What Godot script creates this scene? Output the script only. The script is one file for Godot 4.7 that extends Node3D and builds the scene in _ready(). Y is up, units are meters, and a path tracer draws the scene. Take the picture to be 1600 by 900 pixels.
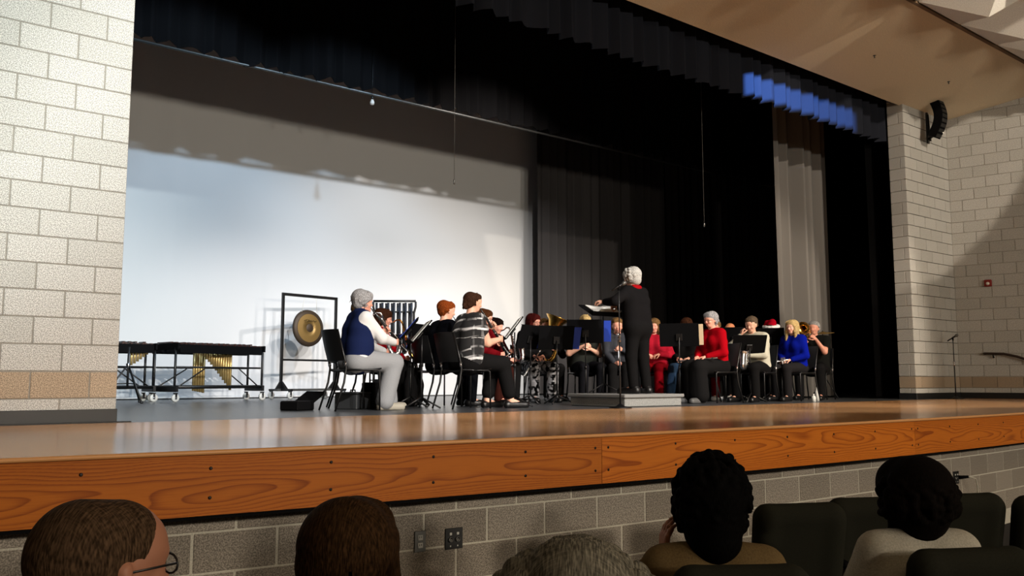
extends Node3D
# School auditorium: a community band on stage seen from the hall, a few rows back on the left.
# x runs along the proscenium to the right, y is up from the stage floor, z runs out into the hall.

func _ready() -> void:
	rng.seed = 7
	# ---- camera
	var cam := Camera3D.new()
	cam.name = "camera"
	add_child(cam)
	cam.position = Vector3(-1.823, 0.326, 7.264)
	cam.rotation = Vector3(deg_to_rad(6.07), deg_to_rad(-38.44), 0)
	cam.fov = rad_to_deg(2.0 * atan(450.0 / 1353.5))
	cam.near = 0.05
	cam.far = 120.0
	cam.current = true
	# ---- air and exposure
	var we := WorldEnvironment.new()
	we.name = "environment"
	var env := Environment.new()
	env.background_mode = Environment.BG_COLOR
	env.background_color = Color(0, 0, 0)
	env.ambient_light_source = Environment.AMBIENT_SOURCE_DISABLED
	env.tonemap_mode = Environment.TONE_MAPPER_LINEAR
	env.tonemap_exposure = 1.0
	env.sdfgi_enabled = true
	env.ssao_enabled = true
	env.ssil_enabled = true
	we.environment = env
	add_child(we)
	make_materials()
	# ---- lamps: first electric behind the valance, then the front-of-house bridge over the hall
	var cool := Color(0.78, 0.90, 1.0)
	var warm := Color(1.0, 0.93, 0.84)
	var white := Color(1.0, 0.97, 0.94)
	lighting_pipe(Vector3(0.2, 6.2, -1.6), Vector3(12.6, 6.2, -1.6), "black pipe of stage lights hidden behind the valance")
	# position, target, colour, energy, half-angle in degrees, soft edge
	stage_light(Vector3(1.8, 5.95, -1.6), Vector3(2.0, 1.0, -7.9), cool, 14.5, 38.0, 0.5)
	stage_light(Vector3(4.4, 5.95, -1.6), Vector3(4.6, 0.9, -7.9), cool, 14.5, 38.0, 0.5)
	stage_light(Vector3(7.0, 5.95, -1.6), Vector3(7.6, 0.8, -7.9), white, 31.0, 38.0, 0.8)
	stage_light(Vector3(9.4, 5.95, -1.6), Vector3(9.8, 0.4, -7.0), white, 22.0, 34.0, 0.9)
	lighting_pipe(Vector3(-2.0, 6.2, 9.0), Vector3(12.6, 6.2, 9.0), "black pipe of stage lights above the audience")
	# front wash on the band, cut off at the apron edge
	stage_light(Vector3(0.6, 5.95, 9.0), Vector3(1.8, 0.8, -0.9), white, 92.0, 19.0, 0.5)
	stage_light(Vector3(4.0, 5.95, 9.0), Vector3(4.8, 0.8, -0.9), white, 92.0, 19.0, 0.5)
	stage_light(Vector3(7.2, 5.95, 9.0), Vector3(7.6, 0.8, -0.9), white, 92.0, 19.0, 0.5)
	stage_light(Vector3(10.2, 5.95, 9.0), Vector3(10.2, 0.8, -0.9), warm, 92.0, 19.0, 0.4)
	stage_light(Vector3(-1.6, 5.95, 9.0), Vector3(-1.6, 3.6, 0.0), Color(0.95, 1.0, 0.99), 118.0, 19.0, 0.8)
	# the wide spot that reaches valance, right pier and side wall
	stage_light(Vector3(8.8, 5.95, 9.0), Vector3(12.1, 5.3, 0.0), warm, 56.0, 18.7, 0.08)
	barn_door_lamp(Vector3(6.6, 5.35, 3.4), [Vector3(8.85, 4.655, -0.46), Vector3(11.9, 4.655, -0.46), Vector3(11.9, 4.97, -0.46), Vector3(8.85, 4.97, -0.46)], Color(0.44, 0.64, 1.0), 350.0)
	# dim fill lights added out of view on the rear wall to lift the hall
	for k in 3:
		fill_light(Vector3(-0.6 + k * 4.6, 3.0, 20.08), 50.0, ["left", "middle", "right"][k])
	build_hall()
	build_stage()
	build_curtains()
	build_percussion()
	build_band()
	build_audience()

func lighting_pipe(a: Vector3, b: Vector3, label: String) -> void:
	var t := thing("lighting_pipe", label, "pipe", a)
	tube_node("pipe", [Vector3.ZERO, b - a], 0.024, M.black_metal, t, 8)
	for k in 3:
		var p := (b - a) * (0.1 + 0.4 * k)
		tube_node("cable", [p, p + Vector3(0, 2.6 if a.z < 0 else 0.36, 0)], 0.006, M.black_metal, t, 5)

var lamp_count := 0
func stage_light(at: Vector3, target: Vector3, c: Color, energy: float, half_angle: float, soft := 0.12) -> void:
	var names := ["first", "second", "third", "fourth", "fifth", "sixth", "seventh", "eighth", "ninth", "tenth", "eleventh", "twelfth", "thirteenth", "fourteenth"]
	var t := thing("stage_light", "black stage spotlight, %s along the pipes above stage and hall" % names[lamp_count % names.size()], "stage light", at, 0.0, "stage spotlights")
	lamp_count += 1
	var y := (target - at).normalized()
	var fr := Transform3D(frame_along(y), Vector3.ZERO)
	lathe_node("housing", [Vector2(0, -0.34), Vector2(0.07, -0.33), Vector2(0.085, -0.15), Vector2(0.09, 0.02), Vector2(0.086, 0.02), Vector2(0.08, -0.03)], M.black_metal, t, fr, 20)
	var glow := mat(Color(0.1, 0.1, 0.1), 0.3)
	glow.emission_enabled = true
	glow.emission = c
	glow.emission_energy_multiplier = 2.0
	lathe_node("lens_glow", [Vector2(0.08, -0.03), Vector2(0.05, -0.012), Vector2(0, -0.005)], glow, t, fr, 20)
	tube_node("yoke", [fr * Vector3(0.1, -0.15, 0), fr * Vector3(0.1, -0.15, 0) + Vector3(0, 0.12, 0), Vector3(0, 0.22, 0)], 0.008, M.black_metal, t, 6)
	var l := SpotLight3D.new()
	l.name = "spot"
	l.light_color = c
	l.light_energy = energy
	l.light_size = 0.06
	l.spot_range = 40.0
	l.spot_angle = half_angle
	l.spot_attenuation = 2.0
	l.spot_angle_attenuation = soft
	l.shadow_enabled = true
	t.add_child(l)
	l.transform = Transform3D(Basis.looking_at(y, Vector3.RIGHT), y * 0.03)

# a lamp whose four barn doors leave an opening that just covers a rectangle in the room
func barn_door_lamp(at: Vector3, corners: Array, c: Color, energy: float) -> void:
	var t := thing("barn_door_lamp", "black barn door lamp with blue light hanging under the hall ceiling", "stage light", at)
	var mid := Vector3.ZERO
	for p in corners:
		mid += (p - at).normalized()
	var y := mid.normalized()
	var fr := Transform3D(frame_along(y), Vector3.ZERO)
	lathe_node("housing", [Vector2(0, -0.22), Vector2(0.09, -0.21), Vector2(0.10, -0.10), Vector2(0.10, 0.02), Vector2(0.095, 0.02), Vector2(0.09, -0.09), Vector2(0, -0.16)], M.black_metal, t, fr, 20)
	tube_node("hanger", [Vector3(0, 0.05, 0), Vector3(0, 0.40, 0)], 0.012, M.black_metal, t, 6)
	tube_node("rail", [Vector3(0, 0.08, 0), y * 1.0 + Vector3(0, 0.36, 0)], 0.012, M.black_metal, t, 6)
	var q := []
	for p in corners:
		var d: Vector3 = (p - at)
		q.append(d * (1.0 / d.dot(y)))
	var o: Vector3 = (q[0] + q[1] + q[2] + q[3]) * 0.25
	for k in 4:
		var j := (k + 1) % 4
		var e: Vector3 = (q[j] - q[k]).normalized()
		var out: Vector3 = e.cross(y).normalized()
		if out.dot(q[k] - o) < 0:
			out = -out
		var st := start()
		var a: Vector3 = q[k] - e * 0.30
		var b: Vector3 = q[j] + e * 0.30
		var h := y * 0.0005
		var w := out * 0.34
		quad(st, a + h, b + h, b + w + h, a + w + h)
		quad(st, a - h, a + w - h, b + w - h, b - h)
		quad(st, a - h, b - h, b + h, a + h)
		mesh_node("barn_door", done(st), M.black_metal, t)
	var l := SpotLight3D.new()
	l.name = "spot"
	l.light_color = c
	l.light_energy = energy
	l.light_size = 0.01
	l.spot_range = 40.0
	l.spot_angle = 20.0
	l.spot_attenuation = 2.0
	l.spot_angle_attenuation = 0.1
	l.shadow_enabled = true
	t.add_child(l)
	l.transform = Transform3D(Basis.looking_at(y, Vector3.UP), Vector3.ZERO)

func fill_light(at: Vector3, energy: float, which: String) -> void:  # added fill panel behind the camera, brightens stage front wall, ceiling and heads
	var c := Color(1.0, 0.94, 0.85)
	var t := thing("added_fill_light", "dim added fill light on the unseen rear hall wall, %s one of three" % which, "lamp", at, 0.0, "added rear fill lights")
	box_node("back_plate", Vector3(0, 0, -0.02), Vector3(0.9, 0.5, 0.04), M.black_metal, t, 0.006)
	var glow := mat(Color(0.8, 0.76, 0.7), 0.6)
	glow.emission_enabled = true
	glow.emission = c
	glow.emission_energy_multiplier = 1.5
	box_node("diffuser_glow", Vector3(0, 0, -0.055), Vector3(0.8, 0.4, 0.03), glow, t, 0.006)
	var l := AreaLight3D.new()
	l.name = "panel_light"
	l.light_color = c
	l.light_energy = energy
	l.area_size = Vector2(0.8, 0.4)
	l.area_range = 40.0
	l.shadow_enabled = true
	t.add_child(l)
	l.position = Vector3(0, 0, -0.08)
# ---------------------------------------------------------------- helpers
var M := {}
var taken := {}
var shared := {}
var rng := RandomNumberGenerator.new()

func numbered(called: String) -> String:
	if not taken.has(called):
		taken[called] = 0
		return called
	taken[called] += 1
	return "%s_%03d" % [called, taken[called]]

func tag(o: Node, label: String, category: String, group := "") -> Node:
	o.set_meta("label", label)
	o.set_meta("category", category)
	if group != "":
		o.set_meta("group", group)
	return o

func thing(called: String, label: String, category: String, at := Vector3.ZERO, turn := 0.0, group := "") -> Node3D:
	var o := Node3D.new()
	o.name = numbered(called)
	add_child(o)
	o.position = at
	o.rotation.y = turn
	tag(o, label, category, group)
	return o

func structure(called: String) -> Node3D:
	var o := Node3D.new()
	o.name = numbered(called)
	add_child(o)
	o.set_meta("kind", "structure")
	return o

func mesh_node(called: String, mesh: Mesh, m: Material, parent: Node = null) -> MeshInstance3D:
	var o := MeshInstance3D.new()
	o.mesh = mesh
	o.material_override = m
	o.cast_shadow = GeometryInstance3D.SHADOW_CASTING_SETTING_ON
	if parent == null:
		o.name = numbered(called)
		add_child(o)
	else:
		o.name = called
		parent.add_child(o, true)
	return o

# --- triangles: corners given counter-clockwise as seen from outside
func start(smooth := false) -> SurfaceTool:
	var st := SurfaceTool.new()
	st.begin(Mesh.PRIMITIVE_TRIANGLES)
	st.set_smooth_group(0 if smooth else -1)
	return st

func tri(st: SurfaceTool, a: Vector3, b: Vector3, c: Vector3) -> void:
	st.add_vertex(a)
	st.add_vertex(c)
	st.add_vertex(b)

func quad(st: SurfaceTool, a: Vector3, b: Vector3, c: Vector3, d: Vector3) -> void:
	tri(st, a, b, c)
	tri(st, a, c, d)

func done(st: SurfaceTool) -> ArrayMesh:
	st.generate_normals()
	return st.commit()

# box from its middle and size, with chamfered edges, in frame t
func add_box(st: SurfaceTool, mid: Vector3, size: Vector3, bevel := 0.0, t := Transform3D.IDENTITY) -> void:
	var h := size * 0.5
	var b: float = min(bevel, min(h.x, min(h.y, h.z)) * 0.98)
	var fr := t * Transform3D(Basis.IDENTITY, mid)
	var axes := [Vector3.RIGHT, Vector3.UP, Vector3.BACK]
	for ax in 3:
		var u: Vector3 = axes[(ax + 1) % 3]
		var v: Vector3 = axes[(ax + 2) % 3]
		var n: Vector3 = axes[ax]
		var hu: float = h[(ax + 1) % 3] - b
		var hv: float = h[(ax + 2) % 3] - b
		for s in [1.0, -1.0]:
			var o: Vector3 = n * (h[ax] * s)
			var p := [fr * (o + u * hu + v * hv), fr * (o - u * hu + v * hv), fr * (o - u * hu - v * hv), fr * (o + u * hu - v * hv)]
			if s > 0:
				quad(st, p[0], p[1], p[2], p[3])
			else:
				quad(st, p[3], p[2], p[1], p[0])
	if b <= 0.0:
		return
	for ax in 3:
		var n: Vector3 = axes[ax]
		var u: Vector3 = axes[(ax + 1) % 3]
		var v: Vector3 = axes[(ax + 2) % 3]
		var hn: float = h[ax] - b
		var hu: float = h[(ax + 1) % 3]
		var hv: float = h[(ax + 2) % 3]
		for su in [1.0, -1.0]:
			for sv in [1.0, -1.0]:
				var e1: Vector3 = u * (hu * su) + v * ((hv - b) * sv)
				var e2: Vector3 = u * ((hu - b) * su) + v * (hv * sv)
				var p := [fr * (e1 - n * hn), fr * (e2 - n * hn), fr * (e2 + n * hn), fr * (e1 + n * hn)]
				if su * sv > 0:
					quad(st, p[0], p[1], p[2], p[3])
				else:
					quad(st, p[3], p[2], p[1], p[0])
	for sx in [1.0, -1.0]:
		for sy in [1.0, -1.0]:
			for sz in [1.0, -1.0]:
				var a := fr * Vector3(h.x * sx, (h.y - b) * sy, (h.z - b) * sz)
				var c := fr * Vector3((h.x - b) * sx, h.y * sy, (h.z - b) * sz)
				var d := fr * Vector3((h.x - b) * sx, (h.y - b) * sy, h.z * sz)
				if sx * sy * sz > 0:
					tri(st, a, c, d)
				else:
					tri(st, a, d, c)

func box_mesh(size: Vector3, bevel := 0.004) -> ArrayMesh:
	var key := "box%s%s" % [size.snapped(Vector3.ONE * 0.0005), bevel]
	if not shared.has(key):
		var st := start()
		add_box(st, Vector3.ZERO, size, bevel)
		shared[key] = done(st)
	return shared[key]

func frame_along(dir: Vector3) -> Basis:
	var y := dir.normalized()
	var x := y.cross(Vector3.FORWARD if absf(y.z) < 0.9 else Vector3.RIGHT).normalized()
	return Basis(x, y, x.cross(y))

# swept tube through points, radius one number or one per point
func add_tube(st: SurfaceTool, pts: Array, radius, segs := 8, closed_ends := true) -> void:
	var rings := []
	var n := pts.size()
	var up := Vector3.ZERO
	for i in n:
		var d: Vector3
		if i == 0:
			d = pts[1] - pts[0]
		elif i == n - 1:
			d = pts[n - 1] - pts[n - 2]
		else:
			d = (pts[i + 1] - pts[i]).normalized() + (pts[i] - pts[i - 1]).normalized()
		d = d.normalized()
		if up == Vector3.ZERO:
			up = frame_along(d).x
		up = (up - d * up.dot(d)).normalized()
		var side := d.cross(up)
		var r: float = radius[i] if radius is Array else radius
		var ring := []
		for k in segs:
			var a := TAU * k / segs
			ring.append(pts[i] + (up * cos(a) + side * sin(a)) * r)
		rings.append(ring)
	for i in n - 1:
		for k in segs:
			var k2 := (k + 1) % segs
			quad(st, rings[i][k], rings[i][k2], rings[i + 1][k2], rings[i + 1][k])
	if closed_ends:
		for k in range(1, segs - 1):
			tri(st, rings[0][0], rings[0][k + 1], rings[0][k])
			tri(st, rings[n - 1][0], rings[n - 1][k], rings[n - 1][k + 1])

# profile points (radius, height) turned round the y axis of frame t
func add_lathe(st: SurfaceTool, profile: Array, segs := 20, t := Transform3D.IDENTITY) -> void:
	for i in profile.size() - 1:
		var p: Vector2 = profile[i]
		var q: Vector2 = profile[i + 1]
		for k in segs:
			var a := TAU * k / segs
			var b := TAU * (k + 1) / segs
			var da := Vector3(cos(a), 0, sin(a))
			var db := Vector3(cos(b), 0, sin(b))
			var p1 := t * (da * p.x + Vector3.UP * p.y)
			var p2 := t * (db * p.x + Vector3.UP * p.y)
			var q1 := t * (da * q.x + Vector3.UP * q.y)
			var q2 := t * (db * q.x + Vector3.UP * q.y)
			if p.x > 0.00001:
				tri(st, p1, q2, p2)
			if q.x > 0.00001:
				tri(st, p1, q1, q2)

func tube_node(called: String, pts: Array, radius, m: Material, parent: Node = null, segs := 8) -> MeshInstance3D:
	var st := start(true)
	add_tube(st, pts, radius, segs)
	return mesh_node(called, done(st), m, parent)

func box_node(called: String, mid: Vector3, size: Vector3, m: Material, parent: Node = null, bevel := 0.004, turn := Vector3.ZERO) -> MeshInstance3D:
	var o := mesh_node(called, box_mesh(size, bevel), m, parent)
	o.position = mid
	o.rotation = turn
	return o

func lathe_node(called: String, profile: Array, m: Material, parent: Node = null, t := Transform3D.IDENTITY, segs := 20) -> MeshInstance3D:
	var st := start(true)
	add_lathe(st, profile, segs)
	var o := mesh_node(called, done(st), m, parent)
	o.transform = t
	return o

# a sheet given by a function of (i, j) -> point, with thickness along its normals
func sheet_mesh(nu: int, nv: int, f: Callable, thick := 0.004) -> ArrayMesh:
	var P := PackedVector3Array()
	P.resize((nu + 1) * (nv + 1))
	for j in nv + 1:
		for i in nu + 1:
			P[j * (nu + 1) + i] = f.call(float(i) / nu, float(j) / nv)
	var N := PackedVector3Array()
	N.resize(P.size())
	for j in nv + 1:
		for i in nu + 1:
			var a := P[j * (nu + 1) + max(i - 1, 0)]
			var b := P[j * (nu + 1) + min(i + 1, nu)]
			var c := P[max(j - 1, 0) * (nu + 1) + i]
			var d := P[min(j + 1, nv) * (nu + 1) + i]
			N[j * (nu + 1) + i] = (b - a).cross(d - c).normalized()
	var V := PackedVector3Array()
	var VN := PackedVector3Array()
	var I := PackedInt32Array()
	var n := P.size()
	for k in n:
		V.append(P[k] + N[k] * thick * 0.5)
		VN.append(N[k])
	for k in n:
		V.append(P[k] - N[k] * thick * 0.5)
		VN.append(-N[k])
	for j in nv:
		for i in nu:
			var a := j * (nu + 1) + i
			var b := a + 1
			var c := a + nu + 1
			var d := c + 1
			I.append_array([a, d, b, a, c, d])
			I.append_array([n + a, n + b, n + d, n + a, n + d, n + c])
	for j in nv:
		for i in [0, nu]:
			var a: int = j * (nu + 1) + i
			var c: int = a + nu + 1
			I.append_array([a, c, n + a, c, n + c, n + a] if i == nu else [a, n + a, c, c, n + a, n + c])
	for i in nu:
		for j in [0, nv]:
			var a: int = j * (nu + 1) + i
			I.append_array([a, a + 1, n + a, a + 1, n + a + 1, n + a] if j == 0 else [a, n + a, a + 1, a + 1, n + a, n + a + 1])
	var arr := []
	arr.resize(Mesh.ARRAY_MAX)
	arr[Mesh.ARRAY_VERTEX] = V
	arr[Mesh.ARRAY_NORMAL] = VN
	arr[Mesh.ARRAY_INDEX] = I
	var am := ArrayMesh.new()
	am.add_surface_from_arrays(Mesh.PRIMITIVE_TRIANGLES, arr)
	return am

# ---------------------------------------------------------------- materials
func mat(c: Color, rough := 0.7, metal := 0.0) -> StandardMaterial3D:
	var m := StandardMaterial3D.new()
	m.albedo_color = c
	m.roughness = rough
	m.metallic = metal
	return m

# noise picture between two greys (multiplies the colour), tileable enough for triplanar use
func noise_texture(size: int, freq: float, lo: float, hi: float, seed_value: int, contrast := 1.0, octaves := 4, stretch := Vector2.ONE, speckle := 0.0) -> ImageTexture:
	var n := FastNoiseLite.new()
	n.seed = seed_value
	n.frequency = freq
	n.fractal_octaves = octaves
	var g := RandomNumberGenerator.new()
	g.seed = seed_value
	var im := Image.create(size, size, false, Image.FORMAT_RGB8)
	for y in size:
		for x in size:
			var w := float(x) / size
			var a := n.get_noise_2d(x * stretch.x, y * stretch.y)
			if w > 0.85:
				a = lerpf(a, n.get_noise_2d((x - size) * stretch.x, y * stretch.y), (w - 0.85) / 0.15)
			var v := clampf(0.5 + a * contrast, 0.0, 1.0)
			if speckle > 0.0 and g.randf() < speckle:
				v = clampf(v + g.randf_range(-0.5, 0.35), 0.0, 1.0)
			v = lerpf(lo, hi, v)
			im.set_pixel(x, y, Color(v, v, v))
	im.generate_mipmaps()
	return ImageTexture.create_from_image(im)

func textured(c: Color, tex: Texture2D, scale: Vector3, rough := 0.7, world := true) -> StandardMaterial3D:
	var m := mat(c, rough)
	m.albedo_texture = tex
	m.uv1_triplanar = true
	m.uv1_world_triplanar = world
	m.uv1_scale = scale
	return m

func make_materials() -> void:
	var speck := noise_texture(256, 0.14, 0.63, 1.0, 5, 1.4, 3, Vector2.ONE, 0.14)
	var cloth := noise_texture(128, 0.2, 0.8, 1.0, 8, 0.9)
	var oak := oak_texture()
	var strips := strip_floor_texture()
	# block walls: a few tones of the same ground-face concrete block
	M.block = []
	for k in 5:
		var t: float = [0.0, -0.012, 0.012, -0.025, 0.006][k]
		M.block.append(textured(Color(0.815 + t, 0.81 + t, 0.79 + t * 1.1), speck, Vector3.ONE * 3.0, 0.9))
	M.block_dark = []
	for k in 3:
		var t: float = [0.0, -0.03, 0.03][k]
		M.block_dark.append(textured(Color(0.73 + t, 0.65 + t, 0.555 + t), speck, Vector3.ONE * 3.0, 0.9))
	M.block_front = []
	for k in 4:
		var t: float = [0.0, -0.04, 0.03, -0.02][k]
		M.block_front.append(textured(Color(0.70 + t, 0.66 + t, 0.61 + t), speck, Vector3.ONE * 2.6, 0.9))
	M.mortar = textured(Color(0.56, 0.545, 0.51), cloth, Vector3.ONE * 5.0, 0.95)
	M.mortar_soft = textured(Color(0.68, 0.665, 0.63), cloth, Vector3.ONE * 5.0, 0.95)
	M.mortar_light = textured(Color(0.86, 0.84, 0.78), cloth, Vector3.ONE * 5.0, 0.95)
	M.rubber = mat(Color(0.05, 0.055, 0.06), 0.5)
	M.oak = []
	for k in 3:
		var o := mat([Color(0.86, 0.84, 0.78), Color(0.93, 0.91, 0.85), Color(0.89, 0.87, 0.81)][k], 0.5)
		o.metallic_specular = 0.3
		o.albedo_texture = oak
		o.uv1_offset = Vector3(0.0, 0.0, 0)
		o.uv1_scale = Vector3(1.0, -1.0 if k == 1 else 1.0, 1.0)
		M.oak.append(o)
	M.nosing = mat(Color(0.83, 0.60, 0.38), 0.4)
	M.apron = textured(Color(1, 1, 1), strips, Vector3(0.42, 0.42, 0.42), 0.17)
	M.stage_black = textured(Color(0.30, 0.31, 0.325), cloth, Vector3.ONE * 0.7, 0.3)
	M.ceiling = textured(Color(0.95, 0.88, 0.76), cloth, Vector3.ONE * 3.0, 0.95)
	M.white_panel = textured(Color(0.95, 0.94, 0.91), cloth, Vector3.ONE * 3.0, 0.9)
	M.hall = mat(Color(0.42, 0.36, 0.28), 0.95)
	M.carpet = textured(Color(0.16, 0.15, 0.16), cloth, Vector3.ONE * 4.0, 1.0)
	M.black_wall = matte(mat(Color(0.045, 0.05, 0.05), 0.95))
	M.velvet = matte(mat(Color(0.075, 0.072, 0.075), 0.95))
	M.velvet_deep = matte(mat(Color(0.022, 0.022, 0.024), 0.95))
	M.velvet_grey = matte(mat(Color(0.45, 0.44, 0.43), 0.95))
	M.velvet_blue = matte(mat(Color(0.135, 0.145, 0.175), 0.9))
	M.velvet_rear = matte(mat(Color(0.25, 0.245, 0.25), 0.9))
	M.cyc = mat(Color(0.83, 0.84, 0.85), 0.95)
	M.black_metal = mat(Color(0.045, 0.045, 0.05), 0.42, 0.0)
	M.black_matte = matte(mat(Color(0.06, 0.06, 0.065), 0.75))
	M.plastic_black = mat(Color(0.06, 0.062, 0.068), 0.5)
	M.chrome = mat(Color(0.78, 0.78, 0.80), 0.22, 1.0)
	M.silver = mat(Color(0.86, 0.86, 0.87), 0.25, 1.0)
	M.brass = mat(Color(0.86, 0.66, 0.32), 0.27, 1.0)
	M.bronze = mat(Color(0.56, 0.45, 0.26), 0.45, 0.6)
	M.bronze_dark = mat(Color(0.24, 0.19, 0.14), 0.55, 0.4)
	M.gold_tube = mat(Color(0.80, 0.70, 0.47), 0.35, 0.7)
	M.rosewood = mat(Color(0.20, 0.09, 0.07), 0.4)
	M.ebony = mat(Color(0.035, 0.033, 0.035), 0.3)
	M.paper = mat(Color(0.90, 0.90, 0.88), 0.85)
	M.folder_blue = mat(Color(0.10, 0.24, 0.66), 0.5)
	M.folder_tan = mat(Color(0.80, 0.71, 0.58), 0.7)
	M.podium_top = mat(Color(0.50, 0.50, 0.49), 0.8)
	M.podium = textured(Color(0.60, 0.60, 0.585), cloth, Vector3.ONE * 2.0, 0.75)
	M.white_rubber = mat(Color(0.80, 0.80, 0.78), 0.5)
	M.screw = mat(Color(0.10, 0.06, 0.04), 0.4, 0.4)
	M.seat_fabric = matte(textured(Color(0.15, 0.15, 0.125), cloth, Vector3.ONE * 6.0, 0.95))
	M.steel_plate = mat(Color(0.42, 0.42, 0.41), 0.45, 0.8)
	M.red_plastic = mat(Color(0.48, 0.10, 0.07), 0.5)
	M.eye_white = mat(Color(0.88, 0.86, 0.83), 0.3)
	M.eye_dark = mat(Color(0.06, 0.045, 0.04), 0.2)
	M.cloth_texture = cloth

func oak_texture() -> ImageTexture:
	# flat-sawn oak: cathedral figure from stretched, warped rings; u runs along the board
	var n := FastNoiseLite.new()
	n.seed = 11
	n.frequency = 1.0
	n.fractal_octaves = 2
	var fine := FastNoiseLite.new()
	fine.seed = 23
	fine.frequency = 1.0
	fine.fractal_octaves = 3
	var w := 1024
	var h := 160
	var im := Image.create(w, h, false, Image.FORMAT_RGB8)
	for y in h:
		for x in w:
			var u := float(x) / w * 8.0
			var v := float(y) / h
			var heart := 0.5 + 0.30 * n.get_noise_2d(u * 0.16, 7.0)
			var dv := v - heart
			var ring := dv * dv * 15.0 + u * 0.55 + n.get_noise_2d(u * 0.5, v * 0.9) * 1.5 + n.get_noise_2d(u * 1.6, v * 2.2 + 9.0) * 0.25
			var s := ring * 1.7 - floorf(ring * 1.7)
			var line := pow(s, 4.0) * (1.0 - smoothstep(0.94, 1.0, s))
			var pores := fine.get_noise_2d(u * 3.0, v * 60.0)
			var tone := n.get_noise_2d(u * 0.4 + 40.0, v * 0.8) * 0.5
			var c := Color(0.84, 0.49, 0.16).lerp(Color(0.52, 0.23, 0.05), clampf(line * 0.8 + pores * 0.20 + tone * 0.25, 0.0, 1.0))
			im.set_pixel(x, y, c)
	im.generate_mipmaps()
	return ImageTexture.create_from_image(im)

func strip_floor_texture() -> ImageTexture:
	# worn maple strips a few centimetres wide, running along x: too fine to tell apart from the hall
	var g := RandomNumberGenerator.new()
	g.seed = 41
	var n := FastNoiseLite.new()
	n.seed = 17
	n.frequency = 1.0
	var size := 512
	var im := Image.create(size, size, false, Image.FORMAT_RGB8)
	var rows := 40
	var tone := []
	var cut := []
	for r in rows:
		tone.append([g.randf(), g.randf(), g.randf()])
		cut.append([g.randf() * 0.4, 0.45 + g.randf() * 0.4])
	for y in size:
		var r := int(float(y) / size * rows)
		var fy := float(y) / size * rows - r
		for x in size:
			var u := float(x) / size
			var k := 0 if u < cut[r][0] else (1 if u < cut[r][1] else 2)
			var t: float = tone[r][k] * 0.7 + n.get_noise_2d(u * 6.0, y * 0.35) * 0.35
			var c := Color(0.82, 0.63, 0.44).lerp(Color(0.70, 0.50, 0.33), clampf(t, 0.0, 1.0))
			if fy < 0.09:
				c = c.darkened(0.25)
			im.set_pixel(x, y, c)
	im.generate_mipmaps()
	return ImageTexture.create_from_image(im)

func cloth(c: Color, rough := 0.9) -> StandardMaterial3D:
	return matte(textured(c, M.cloth_texture, Vector3.ONE * 5.0, rough, false))

func hair(c: Color) -> StandardMaterial3D:
	if not M.has("hair_texture"):
		M.hair_texture = noise_texture(128, 0.12, 0.42, 1.0, 19, 1.5, 3, Vector2(2.4, 0.35))
	return matte(textured(c, M.hair_texture, Vector3.ONE * 7.0, 0.8, false))

# cloth and hair: hardly any mirror reflection
func matte(m: StandardMaterial3D) -> StandardMaterial3D:
	m.metallic_specular = 0.12
	return m
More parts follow.
